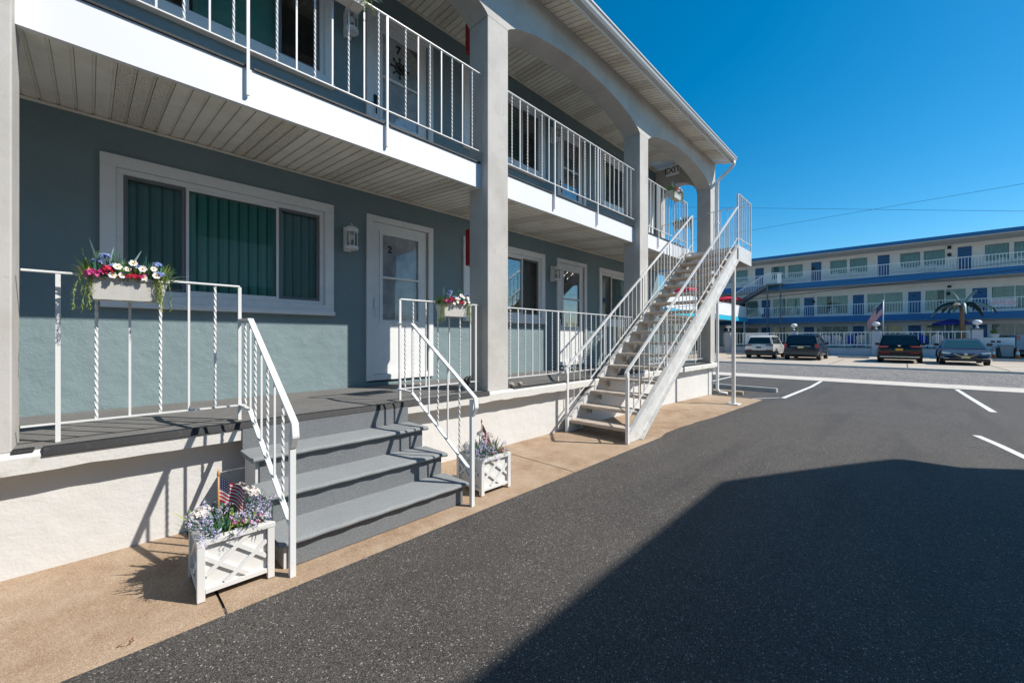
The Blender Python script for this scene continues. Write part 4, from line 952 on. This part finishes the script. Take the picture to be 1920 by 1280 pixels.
# umbrellas
def umbrella(m, loc, r_, h, label):
    t = thing('umbrella', label, 'umbrella', loc)
    MB().tube([(0, 0, 0), (0, 0, h)], .025, 8).build('pole', 'plastic_white', t)
    c = MB(); n = 8; top = (0, 0, h + .02); ring = [(r_ * math.cos(k * math.pi / 4), r_ * math.sin(k * math.pi / 4), h - r_ * .30) for k in range(n)]; low = [(x * 1.005, y * 1.005, z - .13) for x, y, z in ring]; mid = [(x * .5, y * .5, h - r_ * .11) for x, y, z in ring]
    for k in range(n):
        j = (k + 1) % n; c.add([top, mid[k], mid[j]], [(0, 1, 2)]); c.quad(mid[k], ring[k], ring[j], mid[j]); c.quad(ring[k], low[k], low[j], ring[j])
    c.build('canopy', m, t); rb = MB()
    for k in range(n): rb.bar((0, 0, h - .05), tuple(Vector(ring[k]) + Vector((0, 0, -.02))), .015)
    rb.build('ribs', 'plastic_white', t); return t
umbrella('umbrella_blue', (44, -2.6, .58), 1.05, 2.2, 'dark blue patio umbrella beside the palm trunk')
umbrella('umbrella_red', (44.1, 12.6, 3.4), 1.35, 2.2, 'red umbrella on the roof deck, right of the support post')
umbrella('umbrella_red', (32.6, 12.6, 3.4), 1.25, 2.1, 'red umbrella seen between the staircase treads')
# banner + towel
bn = thing('parking_banner', 'white banner with red parking lettering tied to the second floor railing', 'banner', (45.9, -5.21, 3.92))
MB().box(-.012, .012, -.60, .60, -.29, .29).build('banner_cloth', 'plastic_white', bn)
for k, (tx, m_) in enumerate((('CARS WITHOUT VALID', 'flag_red'), ('PARKING PERMIT HANGING', 'flag_red'), ('FROM REAR VIEW MIRROR', 'flag_red'), ("Will Be Towed At Owner's Expense", 'flag_blue'))):
    text_mesh('lettering', tx, .098 if k < 3 else .078, m_, bn, (-.016, 0, .19 - k * .125), (R(90), 0, R(-90)), .001, .003)
MB().box(45.86, 45.9, 9.9, 10.25, 3.75, 4.36).build('towel', 'plastic_white', None, label='pale towel hanging over the second floor railing of the blue motel', cat='towel')

# ---------------------------------------------------------------- reception building at left
rb = thing('reception_building', 'white low building with turquoise canopy edge and railed roof deck', 'building')
MB().box(30, 44.9, 13.8, 20, -.2, 3.0).build('wall', 'far_white', rb); MB().box(26.5, 45.2, 11.3, 20, 3.08, 3.3).build('roof_deck', 'far_soffit', rb)
MB().box(26.4, 45.3, 11.2, 11.299, 3.10, 3.35).build('canopy_edge', 'turquoise', rb); MB().box(26.4, 45.3, 11.14, 11.199, 2.96, 3.20).build('canopy_edge', 'turquoise', rb)
MB().box(26.4, 45.2, 11.25, 11.31, 4.40, 4.46).box(26.4, 45.2, 11.25, 11.31, 3.38, 3.43).build('deck_rail', 'plastic_white', rb)
pk = MB(); x = 26.4
while x < 45.2: pk.box(x, x + .13, 11.26, 11.30, 3.43, 4.40); x += .15
pk.build('deck_pickets', 'far_white', rb)
MB().box(44.9, 45.02, 11.3, 11.42, .0, 3.1).box(33, 33.12, 11.3, 11.42, -.2, 3.1).build('post', 'plastic_white', rb)
MB().box(38, 38.9, 13.74, 13.79, .2, 2.3).build('door', 'dark_room', rb); MB().box(42.0, 44.8, 13.74, 13.79, .2, 2.6).build('window', 'car_glass', rb)
MB().box(31, 37, 13.74, 13.79, .9, 2.4).build('window', 'curtain', rb)
ts = MB().box(33.5, 33.56, 11.5, 12.5, 4.75, 5.45).box(33.5, 33.56, 11.98, 12.02, 3.3, 4.75); ts.build('beach_sign', 'turquoise', None, label='small turquoise sign board on the roof deck behind the staircase', cat='sign')

# ---------------------------------------------------------------- right end things
ww = thing('vented_wall', 'low white wall with two dark vent slots right of the last lamp pillar', 'wall'); MB().box(43, 43.3, -5.38, -3.9, -.1, 1.40).build('wall_body', 'far_white', ww)
for y in (-4.42, -4.68): MB().box(42.985, 43, y - .09, y + .09, 1.06, 1.18).build('vent', 'black', ww)
pt = thing('potted_shrub', 'bright green shrub in a white bowl on the low white wall', 'potted plant', (43.15, -4.49, 1.40))
MB().lathe([(.16, 0), (.22, .06), (.25, .2), (.28, .22), (.27, .24)], (0, 0, 0), 14).build('pot', 'plastic_white', pt, smooth=True)
f = MB(); random.seed(80)
for i in range(240):
    d = rv().normalized(); d.z = abs(d.z); f.cur = random.choice((0, 1)); leafquad(f, Vector((0, 0, .3)) + d * random.uniform(.05, .20), rv(.09) + Vector((0, 0, .05)), .05, 0, 2)
f.build('foliage', ['leaf_green', 'leaf_yellow'], pt)
bi = thing('storage_cart', 'grey plastic storage cart with black ends by the white wall', 'cart', (42.5, -4.95, .02))
mb = MB(); mb.prism([(-.24, .1), (.24, .1), (.32, .82), (-.32, .82)], 'x', -.25, .25); mb.build('tub', 'grey_plastic', bi, bevel=.03); MB().box(-.28, .28, -.36, .36, .82, .88).build('lid', 'grey_plastic', bi, bevel=.01)
MB().box(-.2, .2, -.42, -.33, 0, .7).box(-.2, .2, .33, .42, 0, .7).box(-.2, .2, -.33, .33, 0, .1).build('frame', 'black', bi, bevel=.01)
def cone(y, x, label):
    t = thing('traffic_cone', label, 'traffic cone', (x, y, .02), 0, 'orange traffic cones')
    MB().box(-.17, .17, -.17, .17, 0, .04).build('cone_base', 'cone_orange', t)
    c = MB(); c.lathe([(.13, .04), (.095, .25)], (0, 0, 0), 14); c.lathe([(.06, .48), (.045, .58)], (0, 0, 0), 14); c.lathe([(.035, .64), (.025, .72)], (0, 0, 0), 14); c.build('cone_body', 'cone_orange', t, smooth=False)
    MB().lathe([(.095, .25), (.06, .48)], (0, 0, 0), 14).lathe([(.045, .58), (.035, .64)], (0, 0, 0), 14).build('reflective_band', 'plastic_white', t)
cone(-5.4, 42.2, 'orange and white traffic cone right of the grey storage cart'); cone(-4.35, 42.0, 'orange and white traffic cone between the sedan and the storage cart')
tk = thing('pickup_truck', 'pale blue white pickup truck cut by the right picture edge', 'truck', (45.2, -6.2, -.05))
MB().box(-.5, 3.4, -1.2, .55, .55, 1.62).build('bed', 'wall_bluegrey', tk, bevel=.04); MB().box(-.56, -.5, -1.0, .50, .42, .62).build('bumper', 'bumper_dark', tk); MB().box(-.53, -.50, .38, .54, 1.3, 1.56).build('tail_lamp', 'tail_lamp', tk)
for x, y in ((.4, .38), (2.8, .38)):
    wmb = MB(); wmb.tube([(x, y - .12, .36), (x, y + .18, .36)], .36, 16); wmb.build('wheel', 'tyre', tk)
def stop(x, y0_, y1_, label, z=-.115):
    mb = MB(); mb.prism([(-.10, 0), (.10, 0), (.07, .13), (-.07, .13)], 'y', y0_, y1_); mb.build('wheel_stop', 'wheel_stop', None, bevel=.01, label=label, cat='wheel stop', group='wheel stops of the motel parking', loc=(x, 0, z))
stop(38.6, 1.75, 3.5, 'concrete wheel stop on the apron between the dark van and the black car', -.09); stop(39.2, 9.6, 11.3, 'concrete wheel stop on the apron left of the white car', -.07)
stop(39.0, -5.6, -4.0, 'concrete wheel stop right of the grey sedan', -.08); stop(38.8, -7.6, -5.7, 'concrete wheel stop at the right picture edge', -.08)

# overhead cables
def cable(pts, r_, label, anchored=None):
    n = 20; P_ = []
    (x0, y0, z0), (x1, y1, z1) = pts
    for i in range(n + 1):
        t = i / n; P_.append((x0 + (x1 - x0) * t, y0 + (y1 - y0) * t, z0 + (z1 - z0) * t - .5 * 4 * t * (1 - t) * .2))
    MB().tube(P_, r_, 6).build('overhead_cable', 'cable', None, label=label, cat='cable', group='overhead cables along the street')
cable(((24, 30, 2.1), (24, -25, 5.25)), .013, 'thick black overhead cable crossing the second floor of the blue motel')
cable(((24, 26, 2.6), (24, -25, 5.6)), .008, 'thin dark cable crossing the top deck of the blue motel')
cable(((24, 30, 14.0), (24, -25, .9 + .1)), .006, 'thin cable falling towards the right against the sky')
cable(((24, 30, 6.9), (24, -25, 7.35)), .006, 'thin cable rising to the right against the sky')
# pole that carries them, left of the picture behind the motel
for yy, lb in ((30, 'wooden utility pole hidden behind the grey motel, holding the cables'), (-25, 'wooden utility pole outside the right picture edge, holding the cables')):
    t = thing('utility_pole', lb, 'pole', (24, yy, -.2), 0, 'utility poles outside the picture'); MB().tube([(0, 0, 0), (0, 0, 15)], .14, 10).build('pole_shaft', 'bark', t)

# ================================================================ VEHICLES
def car(label, kind, loc, rz, L, Wd, Hh, paint, plate, style):
    """local: x forward, rear bumper at x=0"""
    t = thing('parked_car', label, kind, loc, rz, 'cars parked across the street')
    clr = .24; hw = Wd / 2
    if style == 'suv':   body = [(0, .62, .92), (.06, .50, 1.0), (.35, .30, 1.03), (L * .5, .28, 1.0), (L * .75, .28, .98), (L - .5, .30, .92), (L - .1, .38, .80), (L, .50, .66)]
    elif style == 'van': body = [(0, .55, .98), (.05, .45, 1.05), (.3, .28, 1.08), (L * .5, .26, 1.05), (L * .75, .26, 1.0), (L - .5, .28, .92), (L - .1, .36, .76), (L, .48, .62)]
    else:                body = [(0, .55, .90), (.08, .42, .98), (.6, .26, .98), (L * .4, .24, .92), (L * .62, .24, .90), (L - 1.0, .25, .86), (L - .35, .28, .74), (L - .05, .34, .62), (L, .42, .54)]
    mb = MB(); pv = None
    n = len(body)
    for i, (x, z0, z1) in enumerate(body):
        k = .86 if i in (0, n - 1) else (.95 if i in (1, n - 2) else 1); y = hw * k; zm = z0 + (z1 - z0) * .45
        hs2 = [(.86, z0), (.97, z0 + .06), (1.0, z0 + .20 * (z1 - z0)), (1.005, zm), (.985, z1 - .14), (.955, z1 - .05), (.90, z1)]
        sec = [(x, -y * q, z) for q, z in hs2] + [(x, y * q, z) for q, z in hs2[::-1]]
        if pv:
            for j in range(14): mb.quad(pv[j], pv[(j + 1) % 14], sec[(j + 1) % 14], sec[j])
        else: mb.add(sec, [tuple(range(14))])
        pv = sec
    mb.add(pv, [tuple(range(14))[::-1]])
    bmw = mb.v; mb.v = [tuple(round(c, 5) for c in v) for v in bmw]
    ob = mb.build('body', paint, t, smooth=True); weld(ob.data); ob.data.set_sharp_from_angle(angle=R(38))
    zb = 1.0
    if style == 'suv': cab = [(.12, 1.0), (.42, Hh - .10), (.62, Hh - .03), (L * .42, Hh), (L * .56, Hh - .05), (L * .76, .98)]
    elif style == 'van': cab = [(.08, 1.05), (.30, Hh - .12), (.48, Hh - .03), (L * .40, Hh), (L * .58, Hh - .06), (L * .82, 1.0)]
    else: cab = [(.75, .97), (1.35, Hh - .09), (1.75, Hh - .01), (L * .50, Hh), (L * .57, Hh - .05), (L * .76, .90)]
    rf = MB(); pv = None
    def yw(z): return hw * (.93 - .20 * (z - .95) / max(Hh - .95, .1))
    lo = .93
    cab_l = [cab[0]] + cab[1:-1] + [cab[-1]]
    for i, (x, z) in enumerate(cab_l):
        zl = lo if True else z; yt = yw(z) ; sec = [(x, -yw(lo), min(zl, z)), (x, -yt, z - .0), (x, -yt * .90, z + (.035 if 1 < i < len(cab_l) - 2 else 0)), (x, yt * .90, z + (.035 if 1 < i < len(cab_l) - 2 else 0)), (x, yt, z), (x, yw(lo), min(zl, z))]
        if pv:
            for j in range(5): rf.quad(pv[j], pv[j + 1], sec[j + 1], sec[j])
        pv = sec
    ob = rf.build('cabin', paint, t, smooth=True); weld(ob.data); ob.data.set_sharp_from_angle(angle=R(38))
    # glass laid 6 mm proud of the cabin skin
    (x0, z0), (x1, z1) = cab[0], cab[1]; (x2, z2), (x3, z3) = cab[-2], cab[-1]
    def pane(xa, za, xb, zb_, s, nm, m_, inset=.09):
        t0, t1 = (.10, .94) ; A = (xa + (xb - xa) * t0, za + (zb_ - za) * t0); B = (xa + (xb - xa) * t1, za + (zb_ - za) * t1)
        nrm = Vector((-(zb_ - za), 0, xb - xa)).normalized() * (-1 if s > 0 else 1); nrm = nrm if (nrm.x * s > 0) else -nrm; nrm *= .008
        ya, yb = yw(A[1]) - inset, yw(B[1]) - inset
        g1 = [Vector((A[0], -ya, A[1])) + nrm, Vector((A[0], ya, A[1])) + nrm, Vector((B[0], yb, B[1])) + nrm, Vector((B[0], -yb, B[1])) + nrm]
        MB().add(g1, [(0, 1, 2, 3)]).build(nm, m_, t)
    pane(x0, z0, x1, z1, -1, 'rear_window', 'car_glass'); pane(x3, z3, x2, z2, 1, 'windshield', 'windshield' if style == 'sedan' else 'car_glass', .07)
    for sy in (-1, 1):
        xs_ = [x1 + .02, (x1 + x2) / 2 - .35, (x1 + x2) / 2 + .35, x2 + .35]
        for a, b in zip(xs_, xs_[1:]):
            zt_ = Hh - .11; zb2 = 1.06 if style != 'sedan' else 1.0
            bz = lambda z, x: (x, sy * (yw(z) + .008), z)
            a2, b2 = a + .03, b - .03
            tb = min(b2, x2 - .02) if b == xs_[-1] else b2
            MB().add([bz(zb2, a2 - (.1 if a == xs_[0] else 0)), bz(zb2, b2 + (.12 if b == xs_[-1] else 0)), bz(zt_, tb), bz(zt_, a2)], [(0, 1, 2, 3)]).build('side_window', 'car_glass', t)
        for wx in (.82, L - .92):
            wr = .335; w_ = MB(); w_.tube([(wx, sy * (hw - .21), wr), (wx, sy * (hw + .004), wr)], wr, 20); wo = w_.build('wheel', 'tyre', t)
            MB().tube([(wx, sy * (hw - .02), wr), (wx, sy * (hw + .012), wr)], wr * .64, 18).build('rim', 'rim', wo)
            ar = MB(); pts = [(wx + (wr + .05) * math.cos(q), sy * (hw - .001), wr + (wr + .05) * math.sin(q)) for q in [math.pi * i / 10 for i in range(11)]]
            ar.tube(pts, .035, 6); ar.build('wheel_arch', 'bumper_dark', t)
        MB().box(x2 + .12, x2 + .26, min(sy * (hw - .02), sy * (hw + .20)), max(sy * (hw - .02), sy * (hw + .20)), 1.02, 1.18).build('mirror', 'bumper_dark' if paint != 'paint_car_white' else 'bumper_dark', t, bevel=.03)
        if style != 'sedan': MB().tube([(.7, sy * hw * .66, Hh + .0), (.8, sy * hw * .66, Hh + .055), (x2 - .3, sy * hw * .66, Hh + .055), (x2 - .2, sy * hw * .66, Hh)], .015, 6).build('roof_rail', 'chrome', t)
    if style == 'van':
        for sy in (-1, 1): MB().box(-.012, .10, min(sy * (hw - .22), sy * (hw - .06)), max(sy * (hw - .22), sy * (hw - .06)), .82, 1.10).build('tail_lamp', 'tail_lamp', t, bevel=.02)
        MB().box(-.05, .12, -hw + .04, hw - .04, .36, .60).build('bumper', 'bumper_grey', t, bevel=.03); MB().box(-.015, .02, -.55, .55, .92, .95).build('chrome_strip', 'chrome', t)
    elif style == 'suv':
        wh_ = paint == 'paint_car_white'
        for sy in (-1, 1):
            MB().prism([(sy * (hw - .04), .92), (sy * (hw - .04), 1.02), (sy * (hw - .55), 1.0), (sy * (hw - .42), .92)] if sy > 0 else [(sy * (hw - .04), .92), (sy * (hw - .42), .92), (sy * (hw - .55), 1.0), (sy * (hw - .04), 1.02)], 'x', -.012, .14).build('tail_lamp', 'tail_lamp_dark' if wh_ else 'tail_lamp', t)
            MB().box(-.058, -.04, min(sy * .45, sy * (hw - .15)), max(sy * .45, sy * (hw - .15)), .60, .64).build('reflector', 'tail_lamp', t)
        MB().box(-.04, .10, -hw + .03, hw - .03, .36, .60).build('bumper', 'bumper_dark' if wh_ else paint, t, bevel=.03)
        MB().box(-.055, .0, -hw + .12, hw - .12, .34, .40).build('skid_strip', 'chrome' if not wh_ else 'bumper_grey', t, bevel=.01)
        MB().box(-.02, .0, -.06, .06, .99, 1.06).build('emblem', 'chrome', t, bevel=.01)
    if style != 'sedan':
        MB().box(-.022, .0, -.16, .16, .80 if style == 'van' else .74, .93 if style == 'van' else .86).build('license_plate', plate, t)
    else:
        for sy in (-1, 1):
            MB().prism([(sy * .52, .66), (sy * (hw - .05), .74), (sy * (hw - .03), .64), (sy * .62, .58)], 'x', L - .30, L - .035).build('headlight', 'head_lamp', t, bevel=.01)
            MB().box(L - .10, L - .02, min(sy * .62, sy * .82), max(sy * .62, sy * .82), .36, .41).build('fog_lamp', 'head_lamp', t)
            MB().bar((L + .018, sy * .45, .64), (L + .022, sy * .10, .44), .03, .03).build('grille_trim', 'chrome', t)
        MB().prism([(-.52, .62), (.52, .62), (.30, .30), (-.30, .30)], 'x', L - .1, L + .012).build('grille', 'bumper_dark', t)
        MB().lathe([(.075, 0), (.075, .015), (.05, .015)], (0, 0, 0), 16).build('emblem', 'chrome', t)
        e = [x for x in t.children] if False else None
        MB().box(L + .012, L + .03, -.16, .16, .38, .50).build('license_plate', plate, t)
        MB().box(L - .12, L + .02, -hw + .1, hw - .1, .24, .29).build('lip', 'bumper_dark', t)
    MB().box(.5, L - .5, -hw + .16, hw - .16, .20, .32).build('underbody', 'bumper_dark', t)
    return t
ZA = -.115
car('white suv parked across the street, leftmost of the four cars', 'car', (33.6, 7.56, ZA), 0, 4.6, 1.86, 1.66, 'paint_car_white', 'plate_dark', 'suv')
car('dark blue minivan with red tail lamps parked across the street', 'car', (32.9, 4.95, ZA), 0, 5.0, 1.98, 1.70, 'paint_car_navy', 'plate_yellow', 'van')
car('black suv with orange number plate parked across the street', 'car', (33.2, .18, ZA), 0, 4.9, 1.96, 1.68, 'paint_car_black', 'plate_orange', 'suv')
sd = car('grey blue sedan facing the street, rightmost of the four cars', 'car', (37.6, -2.42, ZA), R(180), 4.85, 1.86, 1.42, 'paint_car_grey', 'plate_yellow', 'sedan')
for o in list(bpy.data.objects):
    if o.parent == sd and o.name.startswith('emblem'): o.rotation_euler = (0, R(90), 0); o.location = (4.86, 0, .60)
